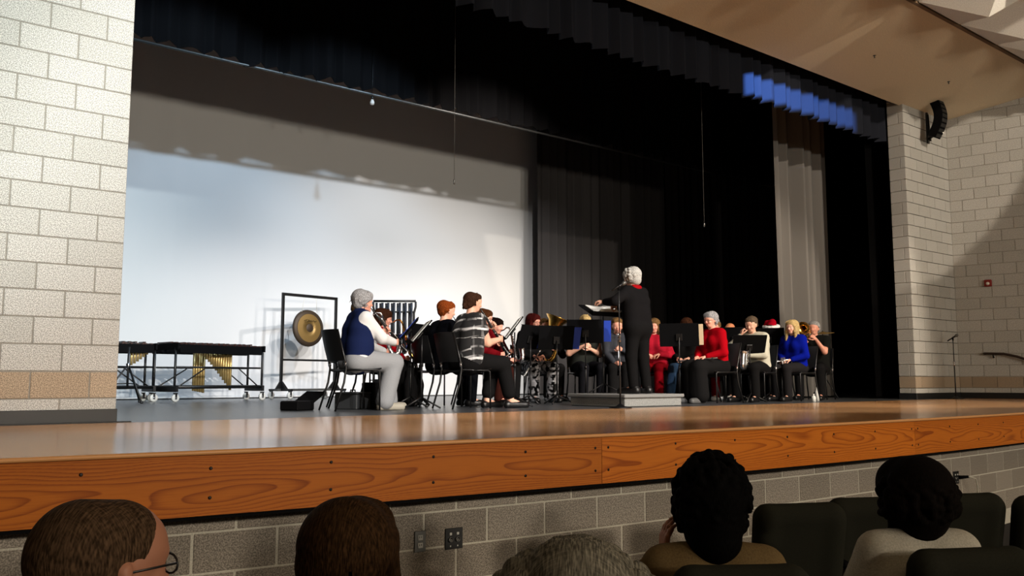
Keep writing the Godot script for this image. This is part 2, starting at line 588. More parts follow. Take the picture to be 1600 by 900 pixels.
# ---------------------------------------------------------------- bodies: tapered capsules joined by a smooth minimum, meshed as surface nets
# a bone is [a, b, radius_a, radius_b, k]
func net(bones: Array, cell: float, floor_y := -1000.0, out = null):
	var lo := Vector3.ONE * 1e9
	var hi := -lo
	for q in bones:
		var a: Vector3 = q[0]
		var b: Vector3 = q[1]
		var r: float = max(q[2], q[3]) + cell * 3.0 + q[4] * 0.3
		lo = lo.min(a.min(b) - Vector3.ONE * r)
		hi = hi.max(a.max(b) + Vector3.ONE * r)
	var nx := int(ceil((hi.x - lo.x) / cell)) + 2
	var ny := int(ceil((hi.y - lo.y) / cell)) + 2
	var nz := int(ceil((hi.z - lo.z) / cell)) + 2
	var nxy := nx * ny
	var D := PackedFloat32Array()
	D.resize(nxy * nz)
	D.fill(1.0)
	var mark := PackedByteArray()
	mark.resize(nxy * nz)
	var cells := PackedInt32Array()
	for q in bones:
		var a: Vector3 = q[0]
		var b: Vector3 = q[1]
		var ra: float = q[2]
		var rb: float = q[3]
		var k: float = q[4]
		var m: float = cell * 1.8 + k * 0.35
		var pad: float = max(ra, rb) + m
		var ba := b - a
		var L: float = max(ba.dot(ba), 1e-9)
		var p0 := ((a.min(b) - Vector3.ONE * pad - lo) / cell).floor()
		var p1 := ((a.max(b) + Vector3.ONE * pad - lo) / cell).ceil()
		var x0: int = max(int(p0.x), 0)
		var x1: int = min(int(p1.x), nx - 1)
		for z in range(max(int(p0.z), 0), min(int(p1.z), nz - 1) + 1):
			for y in range(max(int(p0.y), 0), min(int(p1.y), ny - 1) + 1):
				var row := z * nxy + y * nx
				var base := Vector3(lo.x, lo.y + y * cell, lo.z + z * cell) - a
				for x in range(x0, x1 + 1):
					var p := Vector3(base.x + x * cell, base.y, base.z)
					var t := clampf(p.dot(ba) / L, 0.0, 1.0)
					var d := (p - ba * t).length() - ra - (rb - ra) * t
					if d > m:
						continue
					var i := row + x
					var o := D[i]
					var h := k - absf(d - o)
					if d < o:
						D[i] = d
					if h > 0.0:
						D[i] -= h * h * 0.25 / k
					if d > -m and mark[i] == 0:
						mark[i] = 1
						cells.append(i)
	var V := PackedVector3Array()
	var I := PackedInt32Array()
	if out != null:
		V = out[0]
		I = out[1]
	var at := {}

	var top: int = D.size() - nxy - nx - 1
	for i in cells:
		if i >= top:
			continue
		var d0 := D[i]
		var d1 := D[i + 1]
		var d2 := D[i + nx]
		var d3 := D[i + nx + 1]
		var d4 := D[i + nxy]
		var d5 := D[i + nxy + 1]
		var d6 := D[i + nxy + nx]
		var d7 := D[i + nxy + nx + 1]
		var neg := int(d0 < 0) + int(d1 < 0) + int(d2 < 0) + int(d3 < 0) + int(d4 < 0) + int(d5 < 0) + int(d6 < 0) + int(d7 < 0)
		if neg == 0 or neg == 8:
			continue
		var c := Vector3.ZERO
		var n := 0
		if (d0 < 0) != (d1 < 0):
			c += Vector3(d0 / (d0 - d1), 0, 0); n += 1
		if (d2 < 0) != (d3 < 0):
			c += Vector3(d2 / (d2 - d3), 1, 0); n += 1
		if (d4 < 0) != (d5 < 0):
			c += Vector3(d4 / (d4 - d5), 0, 1); n += 1
		if (d6 < 0) != (d7 < 0):
			c += Vector3(d6 / (d6 - d7), 1, 1); n += 1
		if (d0 < 0) != (d2 < 0):
			c += Vector3(0, d0 / (d0 - d2), 0); n += 1
		if (d1 < 0) != (d3 < 0):
			c += Vector3(1, d1 / (d1 - d3), 0); n += 1
		if (d4 < 0) != (d6 < 0):
			c += Vector3(0, d4 / (d4 - d6), 1); n += 1
		if (d5 < 0) != (d7 < 0):
			c += Vector3(1, d5 / (d5 - d7), 1); n += 1
		if (d0 < 0) != (d4 < 0):
			c += Vector3(0, 0, d0 / (d0 - d4)); n += 1
		if (d1 < 0) != (d5 < 0):
			c += Vector3(1, 0, d1 / (d1 - d5)); n += 1
		if (d2 < 0) != (d6 < 0):
			c += Vector3(0, 1, d2 / (d2 - d6)); n += 1
		if (d3 < 0) != (d7 < 0):
			c += Vector3(1, 1, d3 / (d3 - d7)); n += 1
		var z := i / nxy
		var y := (i - z * nxy) / nx
		var x := i - z * nxy - y * nx
		var p := lo + (Vector3(x, y, z) + c / n) * cell
		p.y = max(p.y, floor_y)
		at[i] = V.size()
		V.append(p)
	for i in at:
		var here: bool = D[i] < 0
		# edge along x, y, z from this corner
		if (D[i + 1] < 0) != here:
			face(I, at, i, i - nx, i - nx - nxy, i - nxy, here)
		if (D[i + nx] < 0) != here:
			face(I, at, i, i - nxy, i - nxy - 1, i - 1, here)
		if (D[i + nxy] < 0) != here:
			face(I, at, i, i - 1, i - 1 - nx, i - nx, here)
	return [V, I]

func face(I: PackedInt32Array, at: Dictionary, a: int, b: int, c: int, d: int, inside: bool) -> void:
	if not (at.has(b) and at.has(c) and at.has(d)):
		return
	# clockwise seen from outside
	if inside:
		I.append_array([at[a], at[c], at[b], at[a], at[d], at[c]])
	else:
		I.append_array([at[a], at[b], at[c], at[a], at[c], at[d]])

func net_mesh(vi: Array) -> ArrayMesh:
	var V: PackedVector3Array = vi[0]
	var I: PackedInt32Array = vi[1]
	var N := PackedVector3Array()
	N.resize(V.size())
	for t in range(0, I.size(), 3):
		var a := I[t]
		var b := I[t + 1]
		var c := I[t + 2]
		var n := (V[c] - V[a]).cross(V[b] - V[a])
		N[a] += n
		N[b] += n
		N[c] += n
	for i in N.size():
		N[i] = N[i].normalized()
	var arr := []
	arr.resize(Mesh.ARRAY_MAX)
	arr[Mesh.ARRAY_VERTEX] = V
	arr[Mesh.ARRAY_NORMAL] = N
	arr[Mesh.ARRAY_INDEX] = I
	var am := ArrayMesh.new()
	am.add_surface_from_arrays(Mesh.PRIMITIVE_TRIANGLES, arr)
	return am

func blob(called: String, bones: Array, cell: float, m: Material, parent: Node, floor_y := -1000.0) -> MeshInstance3D:
	return mesh_node(called, net_mesh(net(bones, cell, floor_y)), m, parent)

# head bones in the head's own frame: origin between the ears at eye height, +z the face, scaled by s
func head_bones(t: Transform3D, s: float, fem: bool) -> Array:
	var jaw := 0.9 if fem else 1.0
	var raw := [
		[Vector3(0, 0.040, -0.040), Vector3(0, 0.038, 0.030), 0.080, 0.072, 0.02],
		[Vector3(0, 0.020, 0.035), Vector3(0, -0.062, 0.052), 0.062, 0.034 * jaw, 0.03],
		[Vector3(0.040, -0.010, 0.000), Vector3(0.016, -0.074, 0.046), 0.036, 0.024 * jaw, 0.03],
		[Vector3(-0.040, -0.010, 0.000), Vector3(-0.016, -0.074, 0.046), 0.036, 0.024 * jaw, 0.03],
		[Vector3(0.034, -0.022, 0.070), Vector3(0.034, -0.028, 0.066), 0.024, 0.022, 0.02],
		[Vector3(-0.034, -0.022, 0.070), Vector3(-0.034, -0.028, 0.066), 0.024, 0.022, 0.02],
		[Vector3(-0.036, 0.024, 0.082), Vector3(0.036, 0.024, 0.082), 0.012, 0.012, 0.012],
		[Vector3(0, 0.010, 0.094), Vector3(0, -0.024, 0.112), 0.008, 0.012, 0.010],
		[Vector3(0.010, -0.028, 0.100), Vector3(-0.010, -0.028, 0.100), 0.009, 0.009, 0.008],
		[Vector3(-0.020, -0.051, 0.086), Vector3(0.020, -0.051, 0.086), 0.008, 0.008, 0.006],
		[Vector3(0.076, 0.012, -0.008), Vector3(0.080, -0.022, -0.004), 0.014, 0.010, 0.006],
		[Vector3(-0.076, 0.012, -0.008), Vector3(-0.080, -0.022, -0.004), 0.014, 0.010, 0.006],
	]
	var res := []
	for q in raw:
		res.append([t * (q[0] * s), t * (q[1] * s), q[2] * s, q[3] * s, q[4] * s])
	return res

# hand bones: wrist point, direction of the palm, direction the palm faces, which side the thumb is on, curl 0..1
func hand_bones(w: Vector3, dir: Vector3, palm: Vector3, thumb_side: float, curl: float, s: float) -> Array:
	var d := dir.normalized()
	var n := (palm - d * palm.dot(d)).normalized()
	var side := d.cross(n) * thumb_side
	var res := [[w - d * 0.03 * s, w + d * 0.02 * s, 0.024 * s, 0.022 * s, 0.01]]
	var lens := [0.072, 0.080, 0.075, 0.058]
	for f in 4:
		var off: float = (1.5 - f) * 0.0195
		var root := w + (d * 0.015 + side * off * 0.6) * s
		var knuckle := w + (d * (0.088 - absf(f - 1.2) * 0.006) + side * off) * s
		res.append([root, knuckle, 0.0135 * s, 0.0115 * s, 0.008])
		var p := knuckle
		var ang := 0.0
		for j in 3:
			ang += curl * ([0.85, 1.15, 0.8][j] + f * 0.05)
			var seg: float = lens[f] * [0.45, 0.31, 0.24][j] * s
			var e := p + (d * cos(ang) + n * sin(ang)) * seg
			res.append([p, e, (0.0095 - j * 0.0008) * s, (0.0088 - j * 0.0009) * s, 0.002])
			p = e
	var t0 := w + (d * 0.025 + side * 0.020 + n * 0.004) * s
	var t1 := t0 + (d * 0.030 + side * 0.026 + n * (0.012 + curl * 0.012)) * s
	var t2 := t1 + (d * 0.028 + side * (0.010 - curl * 0.012) + n * (0.012 + curl * 0.02)) * s
	var t3 := t2 + (d * 0.020 - side * curl * 0.012 + n * (0.006 + curl * 0.014)) * s
	res.append([t0, t1, 0.0145 * s, 0.0115 * s, 0.006])
	res.append([t1, t2, 0.0112 * s, 0.0100 * s, 0.003])
	res.append([t2, t3, 0.0100 * s, 0.0085 * s, 0.003])
	return res

func elbow_at(sh: Vector3, wr: Vector3, up_len: float, low_len: float, hint: Vector3) -> Vector3:
	var v := wr - sh
	var L: float = clampf(v.length(), 0.05, (up_len + low_len) * 0.995)
	var d := v.normalized()
	var a: float = (up_len * up_len - low_len * low_len + L * L) / (2.0 * L)
	var h := sqrt(max(up_len * up_len - a * a, 0.0))
	var o := (hint - d * hint.dot(d)).normalized()
	return sh + d * a + o * h

# A person. Local frame: faces +z, own left is +x, feet on y = 0. o holds the pose and the clothes.
# returns {node, mouth, head (Transform3D), wrists, lap}
func person(label: String, at: Vector3, turn: float, o: Dictionary, group := "") -> Dictionary:
	var root := thing("person", label, "person", at, turn, group)
	var s: float = o.get("size", 1.0)
	var g: float = o.get("girth", 1.0)
	var fem: bool = o.get("fem", false)
	var cell: float = o.get("cell", 0.02)
	var lean: float = o.get("lean", 0.08)
	var standing: bool = o.get("standing", false)
	var seat: float = o.get("seat", 0.45)
	var hip_y: float = 0.90 * s if standing else seat + 0.085
	var pelvis := Vector3(0, hip_y, 0)
	var up := Vector3(o.get("sway", 0.0), cos(lean), sin(lean)).normalized()
	var waist := pelvis + up * 0.17 * s
	var chest := pelvis + up * 0.34 * s
	var shoulder_c := pelvis + up * 0.465 * s
	var neck := pelvis + up * 0.52 * s + Vector3(0, 0, -0.005)
	var hang: Vector3 = o.get("head", Vector3.ZERO)   # pitch down +, yaw to own left +, roll
	var hb := Basis.from_euler(Vector3(hang.x, hang.y, hang.z))
	var hc := neck + Vector3(0, 0.135 * s, 0.03 * s + sin(lean) * 0.05) + Vector3(sin(hang.y) * 0.01, -absf(hang.x) * 0.015, maxf(hang.x, 0.0) * 0.045)
	var ht := Transform3D(hb, hc)
	var hs: float = o.get("head_size", 0.98 if not fem else 0.94)
	var body := []
	var top := []
	var legs := []
	var cut: String = o.get("sleeve", "long")
	var tb := 0.014
	# torso as pairs of capsules side by side
	var hw := 0.085 * s * g
	var cw: float = (0.088 if fem else 0.105) * s
	for e in [-1.0, 1.0]:
		var x := Vector3(e, 0, 0)
		var tors := [
			[pelvis + x * hw, waist + x * hw * 0.86, 0.118 * s * g, (0.102 if fem else 0.112) * s * g, 0.06],
			[waist + x * hw * 0.86, chest + x * cw, (0.102 if fem else 0.112) * s * g, 0.112 * s * lerpf(1.0, g, 0.6), 0.06],
			[chest + x * cw, shoulder_c + x * cw * 0.95 - up * 0.02, 0.112 * s * lerpf(1.0, g, 0.6), 0.075 * s, 0.05],
			[shoulder_c + x * 0.05, shoulder_c + x * (0.160 if fem else 0.178) * s, 0.062 * s, 0.058 * s, 0.05],
		]
		if fem:
			tors.append([chest + x * 0.062 * s + up * 0.02 + Vector3(0, 0, 0.085) * s * g, chest + x * 0.07 * s + Vector3(0, 0, 0.08) * s * g, 0.052 * s * g, 0.055 * s * g, 0.04])
		for q in tors:
			body.append(q)
			top.append([q[0], q[1], q[2] + tb, q[3] + tb, q[4]])
	if o.get("belly", 0.0) > 0.0:
		var q := [waist + Vector3(0, -0.04, 0.05), waist + Vector3(0, 0.04, 0.03), o.belly * s, o.belly * s * 0.9, 0.08]
		body.append(q)
		top.append([q[0], q[1], q[2] + tb, q[3] + tb, q[4]])
	body.append([neck - up * 0.05, hc + hb * Vector3(0, -0.03, -0.015), 0.056 * s, 0.05 * s, 0.03])
	# collar band closes the top at the neck
	top.append([neck - up * 0.065 * s, neck - up * (0.035 if o.get("collar", 0.0) <= 0.0 else 0.0) * s + Vector3(0, o.get("collar", 0.0), 0), 0.072 * s, 0.064 * s, 0.02])
	# arms
	var hands := []
	var wrists := []
	var sh_w: float = (0.168 if fem else 0.19) * s
	for side in [0, 1]:
		var e := 1.0 if side == 0 else -1.0
		var hd: Dictionary = (o.hands as Array)[side]
		var sh := shoulder_c + Vector3(e * sh_w, -0.012, 0)
		var wr: Vector3 = hd.at
		var ul := 0.285 * s
		var ll := 0.255 * s
		if (wr - sh).length() > (ul + ll) * 0.99:
			wr = sh + (wr - sh).normalized() * (ul + ll) * 0.99
		var el := elbow_at(sh, wr, ul, ll, hd.get("hint", Vector3(e * 0.7, -0.8, -0.35)))
		body.append([sh, el, 0.052 * s * g, 0.042 * s * g, 0.03])
		body.append([el, wr, 0.042 * s * g, 0.027 * s, 0.02])
		if cut == "long":
			top.append([sh, el, 0.052 * s * g + 0.018, 0.044 * s * g + 0.017, 0.035])
			top.append([el, el.lerp(wr, 0.9), 0.044 * s * g + 0.017, 0.030 * s + 0.015, 0.02])
		elif cut == "short":
			top.append([sh, sh.lerp(el, o.get("sleeve_at", 0.55)), 0.052 * s * g + 0.016, 0.050 * s * g + 0.016, 0.035])
		var dir: Vector3 = hd.get("dir", (wr - el).normalized())
		wrists.append(wr)
		hands.append(hand_bones(wr, dir, hd.get("palm", Vector3(0, -1, 0)), hd.get("thumb", e), hd.get("curl", 0.75), s * 0.97))
	# legs
	var spread: float = o.get("spread", 0.10)
	var feet := []
	for side in [0, 1]:
		var e := 1.0 if side == 0 else -1.0
		var hip := pelvis + Vector3(e * 0.092 * s, -0.01, 0.0)
		var knee: Vector3
		var ankle: Vector3
		var toe: Vector3
		if standing:
			knee = Vector3(e * 0.115, 0.49 * s, 0.015)
			ankle = Vector3(e * 0.125, 0.085, -0.03)
			toe = ankle + Vector3(e * 0.03, -0.05, 0.17)
		else:
			knee = Vector3(e * spread, seat + 0.055, 0.43 * s)
			ankle = Vector3(e * (spread + 0.0), 0.085, 0.40 * s)
			if o.has("feet"):
				ankle = (o.feet as Array)[side]
				knee.x = lerpf(knee.x, ankle.x, 0.35)
			toe = ankle + Vector3(e * 0.02, -0.048, 0.16 * s)
		var kn := (knee - hip)
		if not standing:
			knee = hip + kn.normalized() * min(kn.length(), 0.45 * s)
		var loose: float = o.get("loose", 0.016)
		body.append([hip, knee, 0.082 * s * g, 0.056 * s * g, 0.05])
		body.append([knee, ankle, 0.054 * s * g, 0.036 * s, 0.03])
		body.append([ankle, toe, 0.034 * s, 0.026 * s, 0.02])
		var hem: float = o.get("hem", 0.97)
		legs.append([hip, knee, 0.086 * s * g + loose, 0.060 * s * g + loose, 0.05])
		legs.append([knee, knee.lerp(ankle, hem), 0.060 * s * g + loose, (0.046 * s + loose * 1.6), 0.03])
		feet.append([ankle, toe])
	legs.append([pelvis + Vector3(-hw, -0.02, -0.01), pelvis + Vector3(hw, -0.02, -0.01), 0.120 * s * g + 0.006, 0.120 * s * g + 0.006, 0.06])
	if o.has("skirt"):
		for q in o.skirt:
			legs.append(q)
	# one continuous body: trunk and limbs, then the head and the hands on finer grids
	var vi = net(body, cell)
	var hh := head_bones(ht, hs, fem)
	hh.append([neck - up * 0.02, hc + hb * Vector3(0, -0.03, -0.015), 0.056 * s, 0.05 * s, 0.03])
	vi = net(hh, o.get("head_cell", 0.0085), -1000.0, vi)
	for h in hands:
		vi = net(h, o.get("hand_cell", 0.006), -1000.0, vi)
	mesh_node("body", net_mesh(vi), o.skin, root)
	blob(o.get("top_name", "shirt"), top, cell, o.top, root)
	blob(o.get("legs_name", "trousers"), legs, cell, o.legs, root, 0.012)
	for ft in feet:
		var a: Vector3 = ft[0]
		var t: Vector3 = ft[1]
		var f := (t - a) * Vector3(1, 0, 1)
		f = f.normalized()
		var shoe := [[Vector3(a.x, 0.04, a.z) - f * 0.045, Vector3(t.x, 0.034, t.z) + f * 0.035, 0.047, 0.044, 0.02]]
		if not o.get("low_shoe", false):
			shoe.append([Vector3(a.x, 0.05, a.z) - f * 0.02, Vector3(a.x, 0.10, a.z) - f * 0.01, 0.048, 0.046, 0.03])
		var sn := blob("shoe", shoe, 0.012, o.shoes, root, 0.004)
		if o.get("low_shoe", false):
			tube_node("heel", [Vector3(a.x, 0.05, a.z) - f * 0.055, Vector3(a.x, 0.0, a.z) - f * 0.06], [0.018, 0.007], o.shoes, sn, 6)
	# face: eyes, brows, lips
	for e in [-1.0, 1.0]:
		var st := start(true)
		add_lathe(st, [Vector2(0, -0.0085), Vector2(0.008, -0.005), Vector2(0.0115, 0), Vector2(0.008, 0.005), Vector2(0, 0.0085)], 8, ht * Transform3D(Basis.IDENTITY, Vector3(e * 0.031, 0.004, 0.084) * hs))
		var ev := mesh_node("eye", done(st), M.eye_white, root)
		var st2 := start(true)
		add_lathe(st2, [Vector2(0, -0.006), Vector2(0.006, -0.003), Vector2(0.006, 0.003), Vector2(0, 0.006)], 8, ht * Transform3D(Basis.IDENTITY, Vector3(e * 0.031, 0.004, 0.091) * hs))
		mesh_node("iris", done(st2), M.eye_dark, ev)
		if o.has("brow"):
			tube_node("eyebrow", [ht * (Vector3(e * 0.014, 0.026, 0.095) * hs), ht * (Vector3(e * 0.032, 0.031, 0.092) * hs), ht * (Vector3(e * 0.048, 0.024, 0.080) * hs)], 0.0035, o.brow, root, 5)
	tube_node("lips", [ht * (Vector3(-0.022, -0.051, 0.088) * hs), ht * (Vector3(0, -0.050, 0.096) * hs), ht * (Vector3(0.022, -0.051, 0.088) * hs)], [0.003, 0.0065, 0.003], o.lips, root, 6)
	if o.get("glasses", false):
		glasses(root, ht, hs)
	if o.has("hair_bones"):
		var hbn := []
		var hl: Array = o.hair_bones
		if o.get("locks", 90) > 0:
			hl = locks(hl, o.get("locks", 90), label.length() * 7 + 3, o.get("lock_r", 0.008), o.get("lock_len", 0.035), o.get("lock_loose", 0.25))
		for q in hl:
			hbn.append([ht * (q[0] * hs), ht * (q[1] * hs), q[2] * hs, q[3] * hs, q[4]])
		blob("hair", hbn, o.get("hair_cell", 0.0085), o.hair, root)
	return {"node": root, "head": ht, "size": hs, "mouth": ht * (Vector3(0, -0.052, 0.10) * hs), "wrists": wrists, "neck": neck, "up": up, "shoulder": shoulder_c}

func glasses(root: Node3D, ht: Transform3D, hs: float) -> void:
	var st := start(true)
	for e in [-1.0, 1.0]:
		var ring := []
		for k in 13:
			var a := TAU * k / 12
			ring.append(ht * (Vector3(e * 0.033 + cos(a) * 0.023, 0.003 + sin(a) * 0.017, 0.104) * hs))
		add_tube(st, ring, 0.0022, 5)
		add_tube(st, [ht * (Vector3(e * 0.056, 0.006, 0.102) * hs), ht * (Vector3(e * 0.082, 0.008, 0.0) * hs)], 0.0022, 5)
	add_tube(st, [ht * (Vector3(-0.010, 0.006, 0.105) * hs), ht * (Vector3(0.010, 0.006, 0.105) * hs)], 0.0022, 5)
	mesh_node("glasses", done(st), M.black_metal, root)

# hair shapes in the head's frame
func hair_cap(thick := 0.012, low := -0.01, front := 0.07) -> Array:
	var t := thick
	return [
		[Vector3(0, 0.050, -0.045), Vector3(0, 0.058, 0.022), 0.080 + t, 0.066 + t, 0.02],
		[Vector3(0, 0.045, -0.05), Vector3(0, low, -0.058), 0.078 + t, 0.056 + t, 0.02],
		[Vector3(0.062, 0.03, -0.03), Vector3(0.066, low + 0.01, -0.03), 0.026 + t * 0.5, 0.014 + t * 0.5, 0.02],
		[Vector3(-0.062, 0.03, -0.03), Vector3(-0.066, low + 0.01, -0.03), 0.026 + t * 0.5, 0.014 + t * 0.5, 0.02],
		[Vector3(-0.035, 0.085, front - 0.01), Vector3(0.035, 0.085, front - 0.01), 0.026 + t * 0.4, 0.026 + t * 0.4, 0.02],
	]

func hair_long(drop: float, fwd := 0.01, thick := 0.016) -> Array:
	var res := hair_cap(thick, -0.04, 0.072)
	for e in [-1.0, 1.0]:
		res.append([Vector3(e * 0.066, 0.05, 0.012), Vector3(e * 0.080, -0.06, fwd), 0.030, 0.030, 0.03])
		res.append([Vector3(e * 0.080, -0.06, fwd), Vector3(e * 0.084, -drop, fwd + 0.02), 0.030, 0.020, 0.02])
		res.append([Vector3(e * 0.030, 0.098, 0.050), Vector3(e * 0.066, 0.035, 0.060), 0.024, 0.020, 0.02])
		res.append([Vector3(e * 0.04, -0.02, -0.07), Vector3(e * 0.05, -drop, -0.055), 0.055, 0.030, 0.04])
	res.append([Vector3(0, 0.0, -0.075), Vector3(0, -drop, -0.065), 0.055, 0.035, 0.04])
	return res

func hair_curls(base: Array, count: int, r0: float, r1: float, seed_value: int, center: Vector3, rad: Vector3, face_free := 0.05) -> Array:
	var g := RandomNumberGenerator.new()
	g.seed = seed_value
	var res := base.duplicate()
	var k := 0
	while k < count:
		var v := Vector3(g.randfn(), g.randfn(), g.randfn()).normalized()
		var p := center + v * rad
		if p.z > face_free and p.y < 0.075:
			continue
		if p.y < -0.06:
			continue
		var r := g.randf_range(r0, r1)
		res.append([p, p + Vector3(g.randf_range(-1, 1), g.randf_range(-1, 1), g.randf_range(-1, 1)) * r * 0.6, r, r * 0.9, 0.006])
		k += 1
	return res

# short locks laid over a hair shape, combed down and back
func locks(base: Array, count: int, seed_value: int, r := 0.008, length := 0.035, loose := 0.25) -> Array:
	var g := RandomNumberGenerator.new()
	g.seed = seed_value
	var res := base.duplicate()
	var made := 0
	var tries := 0
	while made < count and tries < count * 8:
		tries += 1
		var q: Array = base[g.randi() % base.size()]
		var t := g.randf()
		var c: Vector3 = (q[0] as Vector3).lerp(q[1], t)
		var rad: float = lerpf(q[2], q[3], t)
		var v := Vector3(g.randfn(), g.randfn(), g.randfn()).normalized()
		var p := c + v * rad
		var inside := false
		for w in base:
			var ba: Vector3 = w[1] - w[0]
			var tt := clampf((p - w[0]).dot(ba) / maxf(ba.length_squared(), 1e-6), 0.0, 1.0)
			if (p - w[0] - ba * tt).length() < lerpf(w[2], w[3], tt) - 0.004:
				inside = true
				break
		if inside or (p.z > 0.055 and p.y < 0.07):
			continue
		var down := Vector3(0, -1, -0.25)
		if p.y > 0.10:
			down = Vector3(signf(v.x) * 0.8, -0.2, -0.4 if p.z < 0.03 else 0.3)
		var d := (down - v * down.dot(v)).normalized() + Vector3(g.randfn(), g.randfn(), g.randfn()) * loose
		res.append([p, p + d * length * g.randf_range(0.6, 1.2) + v * 0.002, r * g.randf_range(0.8, 1.3), r * 0.6, 0.003])
		made += 1
	return res
# ---------------------------------------------------------------- props
var chair_source: Node3D
var stand_count := 0

# band chair: local frame, sitter faces +z, seat at 0.45
func chair(label: String, at: Vector3, turn: float) -> Node3D:
	if chair_source != null:
		var c := chair_source.duplicate() as Node3D
		c.name = numbered("band_chair")
		add_child(c)
		c.position = at
		c.rotation.y = turn
		c.set_meta("label", label)
		return c
	var t := thing("band_chair", label, "chair", at, turn, "band chairs on the stage")
	chair_source = t
	# curved plastic seat and back
	mesh_node("seat", sheet_mesh(8, 8, func(u, v): return Vector3((u - 0.5) * 0.44 * (0.92 + 0.08 * v), 0.452 - 0.018 * sin(v * PI) - 0.014 * sin(u * PI) + (0.0 if v < 0.9 else -0.02 * (v - 0.9) * 10.0), -0.20 + (1.0 - v) * 0.42 - 0.0) , 0.014), M.plastic_black, t)
	mesh_node("backrest", sheet_mesh(8, 8, func(u, v): return Vector3((u - 0.5) * 0.43 * (1.0 - 0.10 * absf(v - 0.4)), 0.53 + v * 0.33, -0.225 - v * 0.085 - 0.05 * sin(u * PI)), 0.013), M.plastic_black, t)
	for e in [-1.0, 1.0]:
		var x: float = e * 0.215
		# rear leg runs up and becomes the back post
		tube_node("rear_leg", [Vector3(x * 1.02, 0.004, -0.31), Vector3(x, 0.30, -0.215), Vector3(x, 0.45, -0.195), Vector3(x, 0.52, -0.205), Vector3(x * 0.98, 0.86, -0.30)], [0.011, 0.0125, 0.013, 0.013, 0.012], M.black_metal, t)
		tube_node("front_leg", [Vector3(x * 0.98, 0.004, 0.20), Vector3(x * 0.95, 0.42, 0.195), Vector3(x * 0.95, 0.435, 0.17), Vector3(x, 0.438, -0.19)], 0.011, M.black_metal, t)
		var br := tube_node("bracket", [Vector3(x, 0.475, -0.199), Vector3(x, 0.525, -0.206)], 0.0165, M.chrome, t, 10)
		br.set_meta("label", "chrome bracket joining seat and back")
	tube_node("crossbar", [Vector3(-0.205, 0.425, 0.12), Vector3(0.205, 0.425, 0.12)], 0.009, M.black_metal, t)
	tube_node("crossbar", [Vector3(-0.21, 0.425, -0.17), Vector3(0.21, 0.425, -0.17)], 0.009, M.black_metal, t)
	return t

# music stand: desk faces the player along local +z
func music_stand(label: String, at: Vector3, turn: float, height: float, tilt := 0.35, width := 0.5) -> Dictionary:
	var t := thing("music_stand", label, "music stand", at, turn, "music stands of the band")
	var dt := Transform3D(Basis(Vector3.RIGHT, -tilt), Vector3(0, height, 0))
	var st := start()
	add_box(st, Vector3(0, 0, 0), Vector3(width, 0.33, 0.006), 0.002, dt)
	add_box(st, Vector3(0, -0.165, 0.03), Vector3(width, 0.006, 0.065), 0.002, dt)
	add_box(st, Vector3(0, 0.163, 0.006), Vector3(width, 0.008, 0.016), 0.002, dt)
	mesh_node("desk", done(st), M.black_matte, t)
	var st2 := start()
	add_box(st2, Vector3(0, -0.03, -0.016), Vector3(0.09, 0.10, 0.022), 0.004, dt)
	mesh_node("tilt_bracket", done(st2), M.black_metal, t)
	tube_node("upper_shaft", [Vector3(0, 0.45, -0.02), Vector3(0, height - 0.04, -0.02)], 0.0085, M.black_metal, t)
	tube_node("lower_shaft", [Vector3(0, 0.12, -0.02), Vector3(0, 0.50, -0.02)], 0.0125, M.black_metal, t)
	lathe_node("clutch", [Vector2(0, -0.025), Vector2(0.02, -0.02), Vector2(0.02, 0.02), Vector2(0, 0.025)], M.black_metal, t, Transform3D(Basis.IDENTITY, Vector3(0, 0.5, -0.02)), 10)
	for k in 3:
		var a := TAU * k / 3.0 + 0.5
		var d := Vector3(sin(a), 0, cos(a))
		tube_node("foot", [Vector3(0, 0.13, -0.02), Vector3(0, 0.10, -0.02) + d * 0.06, Vector3(0, 0.012, -0.02) + d * 0.24], [0.011, 0.011, 0.010], M.black_metal, t, 6)
	return {"node": t, "desk": Transform3D(Basis(Vector3.UP, turn), at) * dt}

# flat music lying on a desk
func on_desk(called: String, label: String, category: String, s: Dictionary, off: Vector2, size: Vector2, m: Material, roll := 0.0, thick := 0.006, group := "") -> void:
	var t := thing(called, label, category, Vector3.ZERO, 0.0, group)
	var d: Transform3D = s.desk
	t.transform = d * Transform3D(Basis(Vector3.BACK, roll), Vector3(off.x, off.y, 0.004 + thick * 0.5 + 0.001))
	if called == "music_folder":
		box_node("cover", Vector3(-size.x * 0.25, 0, 0), Vector3(size.x * 0.5, size.y, thick), m, t, 0.001, Vector3(0, 0.06, 0))
		box_node("cover", Vector3(size.x * 0.25, 0, 0), Vector3(size.x * 0.5, size.y, thick), m, t, 0.001, Vector3(0, -0.06, 0))
		box_node("sheet_music", Vector3(-size.x * 0.24, 0, thick * 0.5 + 0.009), Vector3(size.x * 0.42, size.y * 0.92, 0.003), M.paper, t, 0.0, Vector3(0, 0.06, 0))
	else:
		for k in 2:
			box_node("page", Vector3((k - 0.5) * size.x * 0.5, 0, 0), Vector3(size.x * 0.495, size.y, thick), m, t, 0.001, Vector3(0, 0.05 if k == 0 else -0.05, 0))

func frame_from(a: Vector3, b: Vector3) -> Transform3D:
	return Transform3D(frame_along(b - a), a)

